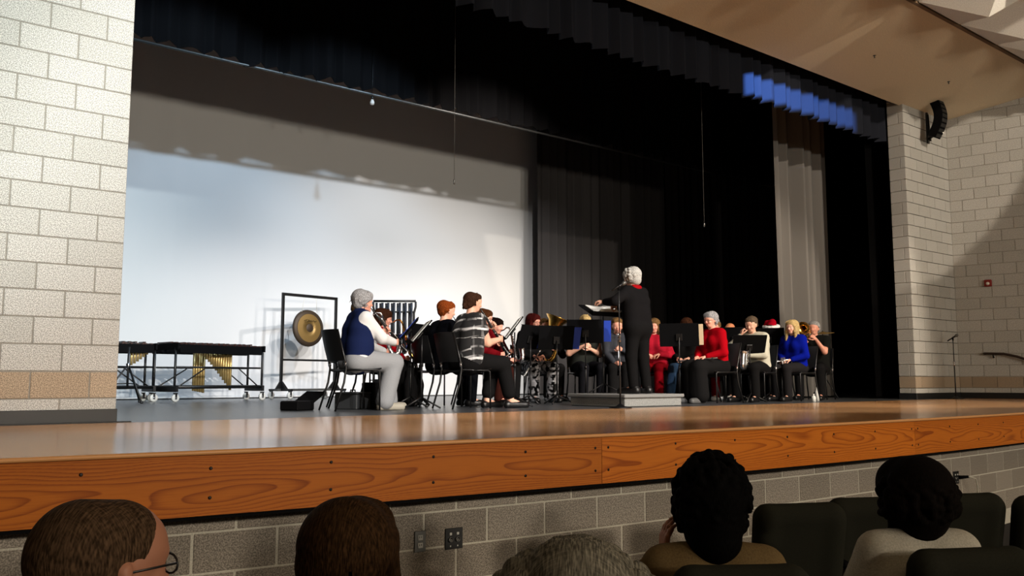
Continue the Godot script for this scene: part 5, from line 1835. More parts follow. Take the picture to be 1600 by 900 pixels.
	var a3 := person("woman in red top with brown fringe playing a brass saxophone", p3, t3, {
		"size": 0.86, "fem": true, "girth": 1.08, "cell": 0.018, "lean": 0.10, "head": Vector3(0.12, 0.1, 0.0), "skin": SKIN.pink, "lips": SKIN.lips, "brow": brown_hair, "top": cloth(Color(0.62, 0.045, 0.09)), "legs": black, "shoes": shoe_black,
		"hands": down_grip(Vector3(0, 0.96, 0.22), Vector3(0, -0.8, 0.45), 0.24, 0.42), "hair": brown_hair, "hair_bones": hair_cap(0.020, -0.06, 0.075) + [[Vector3(-0.05, 0.065, 0.062), Vector3(0.05, 0.065, 0.062), 0.030, 0.030, 0.02], [Vector3(0.075, 0.03, 0.02), Vector3(0.078, -0.05, 0.015), 0.03, 0.022, 0.02], [Vector3(-0.075, 0.03, 0.02), Vector3(-0.078, -0.05, 0.015), 0.03, 0.022, 0.02]]})
	saxophone("brass saxophone of the woman in red with brown fringe", world(a3, a3.mouth), world(a3, Vector3(0, -0.9, 0.25)) - world(a3, Vector3.ZERO), world(a3, Vector3(0, 0, 1)) - world(a3, Vector3.ZERO), M.brass, 0.85)

	# ---- red haired young man, back to the hall
	var p4 := Vector3(4.18, 0, -1.75)
	var t4 := facing(p4, Vector3(6.6, 0, -1.6))
	chair("black band chair under the red haired young man", p4, t4)
	var a4 := person("young man with short red hair and dark shirt, seen from behind", p4, t4, {
		"size": 1.0, "cell": 0.018, "lean": 0.12, "head": Vector3(0.12, -0.1, 0.0), "sleeve": "short", "skin": SKIN.fair, "lips": SKIN.lips_pale, "top": cloth(Color(0.05, 0.055, 0.075)), "legs": cloth(Color(0.06, 0.065, 0.08)), "shoes": shoe_black,
		"hands": down_grip(Vector3(0, 1.10, 0.2), Vector3(0, -0.75, 0.6), 0.24, 0.42), "hair": red_hair, "hair_bones": hair_cap(0.010, -0.01, 0.066)})
	clarinet("black clarinet of the red haired young man", world(a4, a4.mouth), world(a4, a4.mouth + Vector3(0, -0.75, 0.6)))

	# ---- woman with brown ponytail and striped top
	var p5 := Vector3(3.98, 0, -0.90)
	var t5 := facing(p5, Vector3(6.6, 0, -0.75))
	chair("black band chair under the woman in the black and white striped top", p5, t5)
	var d5 := Vector3(0, -0.80, 0.60)
	var a5 := person("woman with brown pulled back hair in black top with white stripes, playing clarinet", p5, t5, {
		"size": 1.03, "girth": 1.14, "fem": true, "cell": 0.014, "lean": 0.12, "head": Vector3(0.06, -0.05, 0.0), "sleeve": "short", "sleeve_at": 0.42, "skin": SKIN.fair, "lips": SKIN.lips, "top": striped_top(), "top_name": "striped_top", "legs": black, "loose": 0.02, "hem": 0.78, "shoes": shoe_black, "low_shoe": true, "seat": 0.46,
		"feet": [Vector3(0.10, 0.085, 0.36), Vector3(-0.10, 0.085, 0.56)],
		"hands": down_grip(Vector3(0, 1.15, 0.24), d5, 0.22, 0.42, 0.25), "hair": hair(Color(0.30, 0.20, 0.15)), "hair_bones": hair_cap(0.010, -0.015, 0.066) + [[Vector3(0, 0.01, -0.115), Vector3(0, -0.06, -0.110), 0.034, 0.026, 0.02]]})
	clarinet("black clarinet of the woman in the striped top", world(a5, a5.mouth), world(a5, a5.mouth + d5))

	# ---- woman with glasses in dark red
	var p6 := Vector3(5.05, 0, -2.08)
	var t6 := facing(p6, Vector3(5.9, 0, 0.4))
	chair("black band chair under the woman with glasses in dark red", p6, t6)
	var a6 := person("woman with glasses and wavy brown hair in dark red top playing clarinet", p6, t6, {
		"size": 0.93, "fem": true, "cell": 0.018, "head": Vector3(0.15, 0.2, 0.0), "skin": SKIN.pink, "lips": SKIN.lips, "brow": brown_hair, "glasses": true, "top": cloth(Color(0.42, 0.05, 0.08)), "legs": cloth(Color(0.22, 0.10, 0.08)), "shoes": shoe_black,
		"hands": down_grip(Vector3(0, 1.03, 0.2), Vector3(0, -0.85, 0.5), 0.24, 0.42), "hair": hair(Color(0.36, 0.21, 0.12)), "hair_bones": hair_long(0.12, 0.02, 0.016)})
	clarinet("black clarinet of the woman with glasses in dark red", world(a6, a6.mouth), world(a6, a6.mouth + Vector3(0, -0.85, 0.5)))

	# ---- short dark haired player
	var p7 := Vector3(5.46, 0, -2.36)
	var t7 := facing(p7, Vector3(6.4, 0, 0.2))
	chair("black band chair under the small dark haired player", p7, t7)
	var a7 := person("small player with dark fringe in dark red beside the woman with glasses", p7, t7, {
		"size": 0.80, "fem": true, "cell": 0.02, "head": Vector3(0.08, 0.1, 0.0), "skin": SKIN.pink, "lips": SKIN.lips, "brow": brown_hair, "top": cloth(Color(0.26, 0.05, 0.07)), "legs": black, "shoes": shoe_black,
		"hands": down_grip(Vector3(0, 0.91, 0.2), Vector3(0, -0.8, 0.5), 0.22, 0.38), "hair": hair(Color(0.13, 0.08, 0.07)), "hair_bones": hair_cap(0.018, -0.05, 0.075) + [[Vector3(-0.05, 0.062, 0.066), Vector3(0.05, 0.062, 0.066), 0.028, 0.028, 0.02]]})
	saxophone("silver saxophone of the small dark haired player", world(a7, a7.mouth), world(a7, Vector3(0, -0.9, 0.2)) - world(a7, Vector3.ZERO), world(a7, Vector3(0, 0, 1)) - world(a7, Vector3.ZERO), M.silver, 0.8)

	# ---- long red haired woman, patterned trousers, flute
	var p8 := Vector3(6.52, 0, -2.78)
	var t8 := facing(p8, Vector3(5.6, 0, 0.6))
	chair("black band chair under the woman with patterned trousers", p8, t8)
	var a8 := person("woman with long dark red hair and glasses, black and white patterned trousers", p8, t8, {
		"size": 1.0, "fem": true, "cell": 0.018, "head": Vector3(0.10, 0.45, 0.0), "skin": SKIN.pink, "lips": SKIN.lips, "brow": dark_red_hair, "glasses": true, "top": black, "legs": printed(Color(0.66, 0.66, 0.68), 63, 0.05, 0.05, 4.5, 1.6), "loose": 0.026, "shoes": shoe_black, "spread": 0.15,
		"hands": lap_hands(0.68, 0.30, 0.08), "hair": dark_red_hair, "hair_bones": hair_long(0.19, 0.015, 0.016)})
	flute("silver flute slanting across the patterned trousers", world(a8, Vector3(0.06, 0.80, 0.24)), world(a8, Vector3(-0.26, 0.48, 0.46)))

	# ---- euphonium player behind
	var p9 := Vector3(7.20, 0, -3.30)
	var t9 := facing(p9, Vector3(6.2, 0, 0.0))
	chair("black band chair under the euphonium player", p9, t9)
	person("player with thin sandy hair in black behind the brass euphonium", p9, t9, {
		"size": 0.98, "cell": 0.022, "head": Vector3(0.10, 0.1, 0.0), "skin": SKIN.pink, "lips": SKIN.lips_pale, "top": black2, "legs": black, "shoes": shoe_black,
		"hands": [{"at": Vector3(0.14, 0.82, 0.26), "dir": Vector3(-0.6, 0.2, 0.7), "palm": Vector3(-0.7, 0, -0.7), "curl": 0.6}, {"at": Vector3(-0.05, 0.86, 0.30), "dir": Vector3(0.7, 0.0, 0.6), "palm": Vector3(0.2, -0.8, -0.5), "curl": 0.6}],
		"hair": sandy, "hair_bones": hair_cap(0.006, -0.03, 0.05)})
	euphonium("brass euphonium with its bell raised beside the red haired woman", Vector3(7.16, 1.17, -2.98), Vector3(0.28, 0.93, 0.22), Vector3(0.4, 0, 0.9))

	# ---- blonde flautist facing the hall
	var p11 := Vector3(7.50, 0, -2.66)
	var t11 := facing(p11, Vector3(6.0, 0, 0.2))
	chair("black band chair under the blonde player in sleeveless grey", p11, t11)
	var a11 := person("blonde player in sleeveless grey top and dark trousers behind a music stand", p11, t11, {
		"size": 1.03, "girth": 1.06, "fem": true, "cell": 0.018, "head": Vector3(0.25, 0.05, 0.0), "sleeve": "none", "skin": SKIN.fair, "lips": SKIN.lips_pale, "top": cloth(Color(0.17, 0.18, 0.165)), "legs": cloth(Color(0.10, 0.10, 0.115)), "shoes": shoe_black, "spread": 0.14,
		"hands": [{"at": Vector3(0.02, 0.80, 0.27), "dir": Vector3(-0.7, 0.45, 0.5), "palm": Vector3(-0.5, -0.2, -0.8), "curl": 0.7}, {"at": Vector3(-0.10, 0.84, 0.26), "dir": Vector3(0.7, 0.2, 0.6), "palm": Vector3(0.4, -0.3, -0.8), "curl": 0.7}],
		"hair": blonde, "hair_bones": hair_cap(0.012, -0.05, 0.064) + [[Vector3(0, 0.0, -0.11), Vector3(0, -0.05, -0.10), 0.03, 0.025, 0.02]]})

	# ---- player in grey behind the conductor's stand
	var p12 := Vector3(7.50, 0, -2.02)
	p12 = Vector3(7.78, 0, -2.22)
	var t12 := facing(p12, Vector3(5.6, 0, 0.2))
	chair("black band chair under the player in charcoal behind the podium", p12, t12)
	var a12 := person("player in charcoal shirt holding a silver flute upright behind the podium", p12, t12, {
		"size": 0.94, "cell": 0.02, "head": Vector3(0.1, 0.0, 0.0), "skin": SKIN.pink, "lips": SKIN.lips_pale, "top": printed(Color(0.30, 0.31, 0.34), 64, 0.3, 0.5, 1.5, 6.0), "legs": black, "shoes": shoe_black,
		"hands": down_grip(Vector3(0, 1.03, 0.2), Vector3(0, -0.92, 0.35), 0.24, 0.48), "hair": sandy, "hair_bones": hair_cap(0.010, -0.03, 0.062)})
	flute("silver flute held upright by the player in charcoal", world(a12, a12.mouth), world(a12, a12.mouth + Vector3(0, -0.92, 0.35)))

	# ---- pink jacket player, right of the conductor
	var p14 := Vector3(8.42, 0, -2.02)
	var t14 := facing(p14, podium_at)
	chair("black band chair under the player in the pink jacket", p14, t14)
	person("player in pink red jacket with sandy hair just right of the conductor", p14, t14, {
		"size": 0.96, "fem": true, "cell": 0.02, "head": Vector3(0.1, 0.0, 0.0), "skin": SKIN.pink, "lips": SKIN.lips, "top": cloth(Color(0.72, 0.12, 0.20)), "top_name": "jacket", "legs": cloth(Color(0.58, 0.05, 0.10)), "shoes": shoe_black,
		"hands": lap_hands(0.72, 0.30, 0.09), "hair": sandy, "hair_bones": hair_long(0.16, 0.015, 0.014)})

	# ---- player in jeans behind the music stand
	var p15 := Vector3(8.72, 0, -1.62)
	var t15 := facing(p15, podium_at)
	chair("black band chair under the player in blue jeans", p15, t15)
	person("player in blue jeans and dark top hidden behind a music stand", p15, t15, {
		"size": 0.95, "cell": 0.02, "lean": 0.05, "head": Vector3(0.2, 0.0, 0.0), "skin": SKIN.fair, "lips": SKIN.lips_pale, "top": black, "legs": cloth(Color(0.22, 0.32, 0.45)), "shoes": shoe_black,
		"feet": [Vector3(0.16, 0.085, 0.48), Vector3(-0.14, 0.085, 0.50)],
		"hands": lap_hands(0.66, 0.28, 0.09), "hair": brown_hair, "hair_bones": hair_cap(0.012, -0.03, 0.064)})

	# ---- flautist in the red jacket
	var p16 := Vector3(8.26, 0, -0.72)
	var t16 := atan2(-0.98, -0.12)
	chair("black band chair under the woman in the red jacket", p16, t16)
	var a16 := person("woman with short grey hair in red jacket and long black skirt, flute on lap", p16, t16, {
		"size": 0.99, "girth": 1.03, "fem": true, "cell": 0.015, "lean": 0.10, "head": Vector3(0.08, 0.15, 0.0), "skin": SKIN.pink, "lips": SKIN.lips, "glasses": true, "top": cloth(Color(0.66, 0.03, 0.09)), "top_name": "jacket", "legs": black, "legs_name": "skirt", "loose": 0.045, "hem": 0.93, "shoes": mat(Color(0.30, 0.30, 0.30), 0.5), "low_shoe": false,
		"skirt": [[Vector3(0, 0.46, 0.10), Vector3(0, 0.47, 0.40), 0.10, 0.09, 0.06], [Vector3(0, 0.46, 0.44), Vector3(0, 0.14, 0.43), 0.09, 0.10, 0.08]],
		"hands": lap_hands(0.655, 0.33, 0.09), "hair": grey_hair, "hair_bones": hair_cap(0.016, -0.03, 0.070)})
	blob("collar", [[a16.neck + Vector3(-0.03, -0.02, 0.02), a16.neck + Vector3(0.03, -0.02, 0.02), 0.045, 0.045, 0.02]], 0.01, cloth(Color(0.66, 0.03, 0.09)), a16.node)
	flute("silver flute lying across the lap of the red jacket flautist", world(a16, Vector3(0.30, 0.635, 0.26)), world(a16, Vector3(-0.34, 0.60, 0.42)))

	# ---- man in the white shirt
	var p17 := Vector3(9.34, 0, -0.80)
	var t17 := atan2(-0.95, 0.18)
	chair("black band chair under the man in the cream shirt", p17, t17)
	var a17 := person("man with short hair in cream shirt and tie, hand raised to his face", p17, t17, {
		"size": 0.97, "girth": 1.06, "cell": 0.016, "lean": 0.22, "head": Vector3(0.22, 0.12, 0.0), "skin": SKIN.fair, "lips": SKIN.lips_pale, "top": cloth(Color(0.80, 0.79, 0.72)), "legs": black, "shoes": shoe_black, "spread": 0.15,
		"hands": [{"at": Vector3(0.03, 0.70, 0.36), "dir": Vector3(-0.5, -0.2, 0.8), "palm": Vector3(-0.8, 0, 0.2), "curl": 0.7}, {"at": Vector3(-0.11, 1.00, 0.27), "dir": Vector3(0.15, 0.9, -0.1), "palm": Vector3(0.6, 0.1, -0.7), "curl": 0.8, "hint": Vector3(-0.6, -0.7, 0.3)}],
		"hair": hair(Color(0.46, 0.39, 0.32)), "hair_bones": hair_cap(0.009, -0.02, 0.064)})
	tube_node("tie", [a17.neck + Vector3(0, -0.045, 0.085), a17.neck + Vector3(0, -0.15, 0.130), a17.neck + Vector3(0, -0.36, 0.085)], [0.016, 0.022, 0.032], cloth(Color(0.35, 0.38, 0.42)), a17.node, 6)
	saxophone("silver saxophone resting on the knee of the man in cream shirt", world(a17, Vector3(0.02, 0.88, 0.20)), world(a17, Vector3(0.05, -0.85, 0.35)) - world(a17, Vector3.ZERO), world(a17, Vector3(0.1, 0, 1)) - world(a17, Vector3.ZERO), M.silver, 0.85)

	# ---- blonde woman in blue, trumpet on lap
	var p18 := Vector3(10.18, 0, -0.68)
	var t18 := atan2(-0.97, 0.0)
	chair("black band chair under the blonde woman in blue", p18, t18)
	var a18 := person("woman with long blonde hair in royal blue top, silver trumpet on lap", p18, t18, {
		"size": 0.93, "fem": true, "cell": 0.015, "lean": 0.08, "head": Vector3(0.0, 0.10, 0.0), "skin": SKIN.fair, "lips": SKIN.lips, "brow": sandy, "top": cloth(Color(0.04, 0.10, 0.56)), "legs": black2, "shoes": shoe_black,
		"hands": lap_hands(0.64, 0.30, 0.08), "hair": blonde, "hair_bones": hair_long(0.27, 0.03, 0.015)})
	trumpet("silver trumpet lying on the lap of the blonde woman in blue", world(a18, Vector3(0.13, 0.67, 0.14)), world(a18, Vector3(-0.12, 0.58, 0.55)), Vector3(0.2, 1, 0))

	# ---- trombonist
	var p19 := Vector3(11.22, 0, -0.98)
	var t19 := atan2(-0.93, 0.30)
	chair("black band chair under the trombone player", p19, t19)
	var a19 := person("man with grey hair in black short sleeved shirt playing trombone", p19, t19, {
		"size": 0.99, "girth": 1.08, "cell": 0.016, "lean": 0.04, "head": Vector3(0.0, 0.0, 0.0), "sleeve": "short", "skin": SKIN.pink, "lips": SKIN.lips_pale, "top": cloth(Color(0.11, 0.115, 0.11)), "legs": black, "shoes": shoe_black, "spread": 0.17,
		"hands": [{"at": Vector3(0.07, 1.00, 0.22), "dir": Vector3(-0.3, 0.5, 0.7), "palm": Vector3(-0.9, 0, 0), "curl": 0.85}, {"at": Vector3(-0.08, 0.93, 0.44), "dir": Vector3(0.3, 0.5, 0.7), "palm": Vector3(0.9, 0.0, -0.2), "curl": 0.85}],
		"hair": hair(Color(0.80, 0.80, 0.80)), "hair_bones": hair_cap(0.010, -0.02, 0.064)})
	trombone("brass trombone raised by the grey haired man", world(a19, a19.mouth), world(a19, Vector3(0.05, -0.12, 1)) - world(a19, Vector3.ZERO), Vector3(0.15, 1, 0.35))

	# ---- three players in the row behind
	var p20 := Vector3(9.55, 0, -1.72)
	var t20 := facing(p20, podium_at)
	chair("black band chair behind the red jacket flautist", p20, t20)
	person("pale player in red, head half hidden behind the red jacket flautist", p20, t20, {
		"size": 0.96, "cell": 0.022, "skin": SKIN.pink, "lips": SKIN.lips_pale, "top": cloth(Color(0.50, 0.05, 0.08)), "legs": cloth(Color(0.45, 0.04, 0.07)), "shoes": shoe_white,
		"hands": lap_hands(), "hair": sandy, "hair_bones": hair_cap(0.008, -0.02, 0.056)})
	var p21 := Vector3(10.16, 0, -1.88)
	var t21 := facing(p21, podium_at)
	chair("black band chair under the balding player in the back row", p21, t21)
	person("balding player whose crown shows above a music stand", p21, t21, {
		"size": 0.95, "cell": 0.022, "head": Vector3(0.35, 0.0, 0.0), "skin": mat(Color(0.80, 0.52, 0.36), 0.5), "lips": SKIN.lips_pale, "top": black2, "legs": black, "shoes": shoe_white,
		"hands": lap_hands(), "hair": sandy, "hair_bones": [[Vector3(0.07, 0.0, -0.03), Vector3(0, -0.01, -0.09), 0.02, 0.03, 0.02], [Vector3(-0.07, 0.0, -0.03), Vector3(0, -0.01, -0.09), 0.02, 0.03, 0.02]]})
	var p22 := Vector3(10.72, 0, -1.44)
	var t22 := facing(p22, podium_at)
	chair("black band chair under the player in the red and white hat", p22, t22)
	var a22 := person("player wearing a red hat with white fur brim in the back row", p22, t22, {
		"size": 0.93, "cell": 0.022, "head": Vector3(0.25, 0.0, 0.0), "skin": SKIN.pink, "lips": SKIN.lips_pale, "top": black2, "legs": black, "shoes": shoe_black, "hands": lap_hands(),
		"hair": brown_hair, "hair_bones": hair_cap(0.006, -0.02, 0.06)})
	var hat := thing("santa_hat", "red hat with thick white brim on a back row player", "hat", world(a22, a22.head.origin), t22)
	var brim := []
	for k in 12:
		var a := TAU * k / 12.0
		var b := TAU * (k + 1) / 12.0
		brim.append([Vector3(cos(a) * 0.10, 0.075 - sin(a) * 0.02, sin(a) * 0.105 - 0.01), Vector3(cos(b) * 0.10, 0.075 - sin(b) * 0.02, sin(b) * 0.105 - 0.01), 0.034, 0.034, 0.01])
	blob("brim", brim, 0.012, mat(Color(0.88, 0.87, 0.86), 0.95), hat)
	blob("cone", [[Vector3(0, 0.09, -0.01), Vector3(0.01, 0.15, -0.02), 0.088, 0.06, 0.02], [Vector3(0.01, 0.15, -0.02), Vector3(-0.09, 0.16, -0.03), 0.055, 0.03, 0.02], [Vector3(-0.09, 0.16, -0.03), Vector3(-0.14, 0.10, -0.03), 0.03, 0.02, 0.02]], 0.012, cloth(Color(0.66, 0.03, 0.12)), hat)
	blob("bobble", [[Vector3(-0.145, 0.08, -0.03), Vector3(-0.145, 0.085, -0.03), 0.03, 0.03, 0.01]], 0.01, mat(Color(0.88, 0.87, 0.86), 0.95), hat)

	# ---- music stands
	var s: Dictionary
	s = music_stand("music stand edge on in front of the red saxophonist", Vector3(3.66, 0, -1.62), atan2(-0.857, -0.523), 0.93, 0.70)
	on_desk("music_folder", "dark blue music folder on the stand by the red saxophonist", "folder", s, Vector2(0, 0), Vector2(0.44, 0.31), M.folder_blue)
	s = music_stand("music stand facing the navy vest clarinettist", Vector3(3.56, 0, -1.22), atan2(-0.90, -0.43), 0.87, 0.70)
	on_desk("sheet_music", "white sheet music on the stand of the navy vest clarinettist", "sheet music", s, Vector2(0, 0), Vector2(0.44, 0.31), M.paper)
	s = music_stand("music stand with its black back beside the red haired man", Vector3(4.10, 0, -2.10), atan2(-0.45, -0.89), 0.87, 0.25, 0.46)
	on_desk("music_folder", "blue music folder on the stand beside the red haired man", "folder", s, Vector2(0, 0), Vector2(0.44, 0.31), M.folder_blue)
	s = music_stand("music stand edge on facing the striped top clarinettist", Vector3(4.80, 0, -1.06), atan2(-0.84, -0.54), 0.95, 0.65)
	on_desk("sheet_music", "white sheet music on the stand of the striped top clarinettist", "sheet music", s, Vector2(0, 0), Vector2(0.46, 0.32), M.paper)
	s = music_stand("black music stand back with folder in front of the red haired woman", Vector3(5.72, 0, -1.86), facing(Vector3(5.72, 0, -1.86), p6 + Vector3(0.45, 0, -0.5)), 0.91, 0.30)
	on_desk("music_folder", "blue music folder sticking out beside the dark haired player", "folder", s, Vector2(-0.10, 0.0), Vector2(0.48, 0.31), M.folder_blue, 0.03)
	s = music_stand("low black music stand in front of the patterned trousers", Vector3(6.00, 0, -1.62), facing(Vector3(6.00, 0, -1.62), p8), 0.90, 0.30)
	on_desk("music_folder", "blue music folder on the low stand before the patterned trousers", "folder", s, Vector2(-0.11, 0.0), Vector2(0.48, 0.31), M.folder_blue, 0.03)
	s = music_stand("black music stand in front of the blonde sleeveless player", Vector3(6.58, 0, -1.66), facing(Vector3(6.58, 0, -1.66), p11), 1.01, 0.22, 0.52)
	on_desk("music_folder", "blue music folder on the stand of the blonde sleeveless player", "folder", s, Vector2(-0.12, 0.0), Vector2(0.48, 0.30), M.folder_blue)
	s = music_stand("black music stand hiding the player in jeans", Vector3(7.78, 0, -0.98), facing(Vector3(7.78, 0, -0.98), p15), 0.97, 0.22, 0.56)
	on_desk("music_folder", "tan music folder on the stand left of the red jacket", "folder", s, Vector2(-0.09, 0.0), Vector2(0.50, 0.30), M.folder_tan)
	s = music_stand("black music stand in front of the man in cream shirt", Vector3(8.92, 0, -0.62), facing(Vector3(8.92, 0, -0.62), p17 + Vector3(0.1, 0, -0.5)), 0.84, 0.55)
	on_desk("sheet_music", "sheet music on the stand of the man in cream shirt", "sheet music", s, Vector2(0, 0), Vector2(0.44, 0.31), M.paper)
	s = music_stand("black music stand in the back row behind the red jacket", Vector3(9.50, 0, -1.32), facing(Vector3(9.50, 0, -1.32), p21), 1.00, 0.35)
	on_desk("sheet_music", "sheet music on the back row stand behind the red jacket", "sheet music", s, Vector2(0, 0), Vector2(0.44, 0.31), M.paper)
	s = music_stand("black music stand between the cream shirt and the blonde woman", Vector3(10.12, 0, -1.12), facing(Vector3(10.12, 0, -1.12), p22), 1.00, 0.35)
	on_desk("sheet_music", "sheet music on the stand behind the blonde woman", "sheet music", s, Vector2(0, 0), Vector2(0.44, 0.31), M.paper)

	# ---- cases and odds on the floor
	var k1 := thing("instrument_case", "open black instrument case on the floor left of the navy vest", "case", Vector3(2.25, 0, -1.62), 0.5)
	box_node("tray", Vector3(0, 0.05, 0), Vector3(0.30, 0.10, 0.24), M.black_matte, k1, 0.012)
	box_node("lid", Vector3(0.22, 0.12, -0.02), Vector3(0.34, 0.03, 0.26), M.black_matte, k1, 0.01, Vector3(0, 0, 0.45))
	box_node("lining", Vector3(0, 0.098, 0), Vector3(0.27, 0.008, 0.21), cloth(Color(0.20, 0.20, 0.21)), k1, 0.002)
	var k2 := thing("equipment_box", "low grey equipment box under the chair of the navy vest", "box", Vector3(2.92, 0, -1.62), 0.6)
	box_node("body", Vector3(0, 0.085, 0), Vector3(0.34, 0.17, 0.28), mat(Color(0.16, 0.17, 0.18), 0.6), k2, 0.01)
	box_node("lid", Vector3(0, 0.18, 0), Vector3(0.355, 0.022, 0.295), mat(Color(0.20, 0.21, 0.22), 0.6), k2, 0.006)
	tube_node("handle", [Vector3(-0.06, 0.19, 0), Vector3(-0.05, 0.215, 0), Vector3(0.05, 0.215, 0), Vector3(0.06, 0.19, 0)], 0.007, M.black_metal, k2, 6)
	var k3 := thing("black_case", "upright black case beside the grey equipment box", "case", Vector3(3.22, 0, -1.72), 0.6)
	box_node("body", Vector3(0, 0.15, 0), Vector3(0.22, 0.30, 0.16), M.black_matte, k3, 0.012)
	tube_node("handle", [Vector3(-0.05, 0.30, 0), Vector3(-0.04, 0.325, 0), Vector3(0.04, 0.325, 0), Vector3(0.05, 0.30, 0)], 0.007, M.black_metal, k3, 6)
	var k4 := thing("gig_bag", "black gig bag standing behind the music stands by the red haired man", "bag", Vector3(3.98, 0, -2.02), 0.7)
	blob("bag", [[Vector3(-0.12, 0.10, 0), Vector3(-0.10, 0.42, 0), 0.09, 0.07, 0.05], [Vector3(0.12, 0.10, 0), Vector3(0.10, 0.42, 0), 0.09, 0.07, 0.05], [Vector3(-0.1, 0.26, 0), Vector3(0.1, 0.26, 0), 0.09, 0.09, 0.05]], 0.02, black, k4, 0.003)
	tube_node("strap", [Vector3(-0.06, 0.47, 0), Vector3(-0.04, 0.55, 0), Vector3(0.04, 0.55, 0), Vector3(0.06, 0.47, 0)], 0.009, M.black_matte, k4, 6)
	for q in [[Vector3(10.05, 0, -0.30), "white water bottle on the floor by the blonde woman's chair"], [Vector3(10.62, 0, -0.60), "tall clear bottle on the floor beside the trombone player"]]:
		var bt2 := thing("water_bottle", q[1], "bottle", q[0], 0.0, "water bottles on the floor")
		var hh: float = 0.10 if q[0].x < 10.2 else 0.2
		lathe_node("bottle", [Vector2(0, 0), Vector2(0.033, 0), Vector2(0.034, hh * 0.75), Vector2(0.014, hh * 0.93), Vector2(0.014, hh), Vector2(0, hh)], M.white_rubber, bt2, Transform3D.IDENTITY, 14)
		lathe_node("cap", [Vector2(0, hh), Vector2(0.016, hh), Vector2(0.016, hh + 0.016), Vector2(0, hh + 0.016)], M.white_rubber, bt2, Transform3D.IDENTITY, 12)

# sleeveless vest over a blouse: the trunk again, a little larger
func vest(p: Dictionary, s: float, g: float, m: Material, belly: float) -> void:
	var up: Vector3 = p.up
	var sc: Vector3 = p.shoulder
	var pelvis := sc - up * 0.465 * s
	var waist := pelvis + up * 0.17 * s
	var chest := pelvis + up * 0.34 * s
	var bones := []
	for e in [-1.0, 1.0]:
		var x := Vector3(e, 0, 0)
		bones.append([pelvis + x * 0.09 * s - up * 0.02, waist + x * 0.08 * s, 0.135 * s * g, 0.126 * s * g, 0.06])
		bones.append([waist + x * 0.08 * s, chest + x * 0.088 * s, 0.126 * s * g, 0.136 * s, 0.06])
		bones.append([chest + x * 0.088 * s, sc + x * 0.085 * s - up * 0.01, 0.138 * s, 0.100 * s, 0.05])
		bones.append([sc + x * 0.05, sc + x * 0.132 * s, 0.092 * s, 0.088 * s, 0.04])
		bones.append([chest + x * 0.065 * s + Vector3(0, 0.0, 0.09) * s, chest + x * 0.07 * s + Vector3(0, -0.05, 0.09) * s, 0.07 * s, 0.07 * s, 0.04])
	bones.append([waist + Vector3(0, -0.05, 0.05), waist + Vector3(0, 0.04, 0.03), belly * s + 0.022, belly * s + 0.014, 0.08])
	bones.append([p.neck - up * 0.06, p.neck - up * 0.0, 0.088 * s, 0.080 * s, 0.02])
	blob("vest", bones, 0.014, m, p.node).set_meta("label", "navy blue quilted vest")
# ---------------------------------------------------------------- audience
var seat_source: Node3D
func hall_seat(label: String, at: Vector3, turn: float) -> void:
	if seat_source != null:
		var c := seat_source.duplicate() as Node3D
		c.name = numbered("auditorium_seat")
		add_child(c)
		c.position = at
		c.rotation.y = turn
		c.set_meta("label", label)
		return
	var t := thing("auditorium_seat", label, "seat", at, turn, "auditorium seats")
	seat_source = t
	# sitter faces -z; padded back with rounded top corners
	var bones := []
	for e in [-1.0, 1.0]:
		bones.append([Vector3(e * 0.155, 0.50, 0.02), Vector3(e * 0.165, 0.86, 0.105), 0.06, 0.06, 0.03])
	for k in 8:
		var y := 0.50 + k * 0.053
		bones.append([Vector3(-0.16, y, 0.02 + (y - 0.5) * 0.24), Vector3(0.16, y, 0.02 + (y - 0.5) * 0.24), 0.052, 0.052, 0.03])
	bones.append([Vector3(-0.15, 0.88, 0.108), Vector3(0.15, 0.89, 0.108), 0.05, 0.05, 0.03])
	blob("backrest", bones, 0.016, M.seat_fabric, t)
	blob("cushion", [[Vector3(-0.17, 0.43, -0.05), Vector3(0.17, 0.43, -0.05), 0.06, 0.06, 0.03], [Vector3(-0.17, 0.43, -0.22), Vector3(0.17, 0.43, -0.22), 0.06, 0.06, 0.03], [Vector3(-0.17, 0.44, -0.38), Vector3(0.17, 0.44, -0.38), 0.055, 0.055, 0.03], [Vector3(-0.17, 0.43, -0.14), Vector3(0.17, 0.43, -0.14), 0.055, 0.055, 0.03], [Vector3(-0.17, 0.43, -0.30), Vector3(0.17, 0.43, -0.30), 0.055, 0.055, 0.03]], 0.018, M.seat_fabric, t)
	for e in [-1.0, 1.0]:
		box_node("armrest", Vector3(e * 0.27, 0.62, -0.12), Vector3(0.055, 0.03, 0.30), M.black_matte, t, 0.012)
		box_node("side_panel", Vector3(e * 0.27, 0.31, -0.06), Vector3(0.035, 0.60, 0.20), M.black_metal, t, 0.008)
		box_node("foot_plate", Vector3(e * 0.27, 0.008, -0.06), Vector3(0.06, 0.016, 0.26), M.black_metal, t, 0.003)
	box_node("back_rail", Vector3(0, 0.45, 0.05), Vector3(0.52, 0.05, 0.03), M.black_metal, t, 0.005)

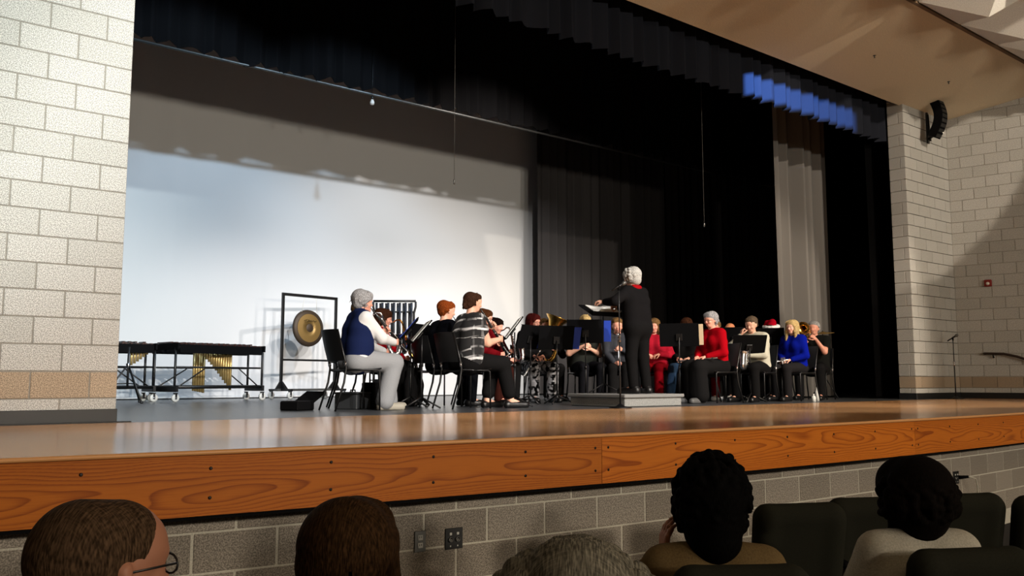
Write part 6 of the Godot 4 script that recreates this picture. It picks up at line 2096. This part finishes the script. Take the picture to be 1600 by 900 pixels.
func build_audience() -> void:
	var F := -1.2
	var look := Vector3(6.0, 0, -1.0)
	var hall_skin := mat(Color(0.58, 0.39, 0.30), 0.6)
	var dark := cloth(Color(0.06, 0.06, 0.065))
	var shoe := mat(Color(0.05, 0.05, 0.05), 0.5)
	var rest := [
		{"at": Vector3(0.12, 0.64, 0.30), "curl": 0.5}, {"at": Vector3(-0.12, 0.64, 0.30), "curl": 0.5}]
	var seats := [
		[Vector3(1.97, F, 4.70), -0.62, "empty auditorium seat between the curly haired and the white coat people"],
		[Vector3(2.44, F, 4.80), -0.62, "empty auditorium seat left of the dark bushy hair"],
		[Vector3(2.95, F, 5.02), -0.66, "empty auditorium seat right of the dark bushy hair"],
		[Vector3(3.28, F, 5.36), -0.70, "empty auditorium seat at the right edge of the picture"]]
	for s in seats:
		hall_seat(s[2], s[0], s[1])
	# heads in front, all looking to the stage
	var who := [
		[Vector3(-1.475, F + 0.015, 5.66), "man with close cropped hair and glasses at lower left"],
		[Vector3(-1.005, F, 5.70), "person with long straight brown hair in the audience"],
		[Vector3(-0.89, F + 0.015, 6.25), "person with fluffy grey white hair in the audience"],
		[Vector3(0.63, F, 5.30), "person with curly black hair in a tan coat, hand at the chin"],
		[Vector3(1.44, F, 5.62), "person with bushy dark brown hair in a white coat"]]
	var turn := []
	for w in who:
		turn.append(facing(w[0], look))
	# bald man
	var a: Dictionary
	hall_seat("auditorium seat under the man with close cropped hair", who[0][0] + Vector3(-0.03, 0, 0.10), PI + turn[0])
	a = person(who[0][1], who[0][0], turn[0], {"size": 0.99, "cell": 0.02, "head_cell": 0.005, "head": Vector3(0.02, -0.45, 0.0), "head_size": 1.03, "glasses": true, "skin": hall_skin, "lips": SKIN.lips_pale, "top": dark, "legs": dark, "shoes": shoe, "hands": rest,
		"hair": hair(Color(0.33, 0.255, 0.19)), "hair_cell": 0.006, "locks": 0, "hair_bones": [[Vector3(0, 0.040, -0.040), Vector3(0, 0.040, 0.018), 0.083, 0.077, 0.02], [Vector3(0, 0.020, -0.055), Vector3(0, -0.045, -0.050), 0.066, 0.056, 0.02], [Vector3(0.040, 0.02, -0.03), Vector3(0.044, -0.02, -0.02), 0.040, 0.034, 0.02], [Vector3(-0.040, 0.02, -0.03), Vector3(-0.044, -0.02, -0.02), 0.040, 0.034, 0.02]]})
	# long brown hair
	hall_seat("auditorium seat under the person with long straight brown hair", who[1][0] + Vector3(-0.03, 0, 0.10), PI + turn[1])
	a = person(who[1][1], who[1][0], turn[1], {"size": 0.95, "fem": true, "cell": 0.02, "head_cell": 0.006, "skin": hall_skin, "lips": SKIN.lips_pale, "top": dark, "legs": dark, "shoes": shoe, "hands": rest,
		"hair": hair(Color(0.24, 0.165, 0.10)), "hair_cell": 0.005, "locks": 0, "hair_bones": hair_long(0.26, 0.0, 0.018)})
	# fluffy white hair, one row nearer
	hall_seat("auditorium seat under the person with fluffy grey white hair", who[2][0] + Vector3(-0.03, 0, 0.10), PI + turn[2])
	a = person(who[2][1], who[2][0], turn[2], {"size": 0.90, "fem": true, "cell": 0.02, "head_cell": 0.006, "skin": hall_skin, "lips": SKIN.lips_pale, "top": dark, "legs": dark, "shoes": shoe, "hands": rest,
		"hair": hair(Color(0.50, 0.48, 0.43)), "hair_cell": 0.006, "hair_bones": hair_curls(hair_cap(0.020, -0.04, 0.07), 150, 0.016, 0.030, 71, Vector3(0, 0.03, -0.02), Vector3(0.122, 0.090, 0.125)), "locks": 0})
	# curly black hair, tan coat, right hand raised
	hall_seat("auditorium seat under the person with curly black hair", who[3][0] + Vector3(-0.03, 0, 0.10), PI + turn[3])
	a = person(who[3][1], who[3][0], turn[3], {"size": 0.95, "seat": 0.36, "cell": 0.016, "head_cell": 0.006, "hand_cell": 0.004, "skin": hall_skin, "lips": SKIN.lips_pale, "top": cloth(Color(0.40, 0.33, 0.22)), "top_name": "coat", "collar": 0.03, "legs": dark, "shoes": shoe,
		"hands": [{"at": Vector3(0.165, 0.90, 0.10), "dir": Vector3(-0.10, 1.0, 0.10), "palm": Vector3(-0.9, 0.0, 0.2), "curl": 0.3, "hint": Vector3(0.5, -0.8, 0.1)}, {"at": Vector3(-0.12, 0.64, 0.30), "curl": 0.5}],
		"hair": hair(Color(0.035, 0.03, 0.03)), "hair_cell": 0.005, "hair_bones": hair_curls(hair_cap(0.040, -0.085, 0.06) + [[Vector3(0, -0.03, -0.06), Vector3(0, -0.13, -0.045), 0.095, 0.060, 0.02], [Vector3(0, 0.10, -0.03), Vector3(0, 0.11, 0.0), 0.085, 0.08, 0.02]], 460, 0.009, 0.020, 72, Vector3(0, 0.045, -0.025), Vector3(0.130, 0.160, 0.128)), "locks": 0})
	# bushy dark hair, white coat
	hall_seat("auditorium seat under the person in the white coat", who[4][0] + Vector3(0.02, 0, 0.10), PI + turn[4])
	a = person(who[4][1], who[4][0], turn[4], {"size": 0.95, "seat": 0.365, "fem": true, "girth": 1.2, "cell": 0.016, "head_cell": 0.006, "head": Vector3(0.0, 0.3, 0.0), "skin": hall_skin, "lips": SKIN.lips_pale, "top": cloth(Color(0.66, 0.64, 0.59)), "top_name": "coat", "collar": 0.02, "legs": dark, "shoes": shoe, "hands": rest,
		"hair": hair(Color(0.065, 0.045, 0.035)), "hair_cell": 0.006, "hair_bones": hair_curls(hair_long(0.14, 0.0, 0.050), 260, 0.012, 0.022, 73, Vector3(0, 0.005, -0.03), Vector3(0.142, 0.135, 0.145)), "locks": 0})
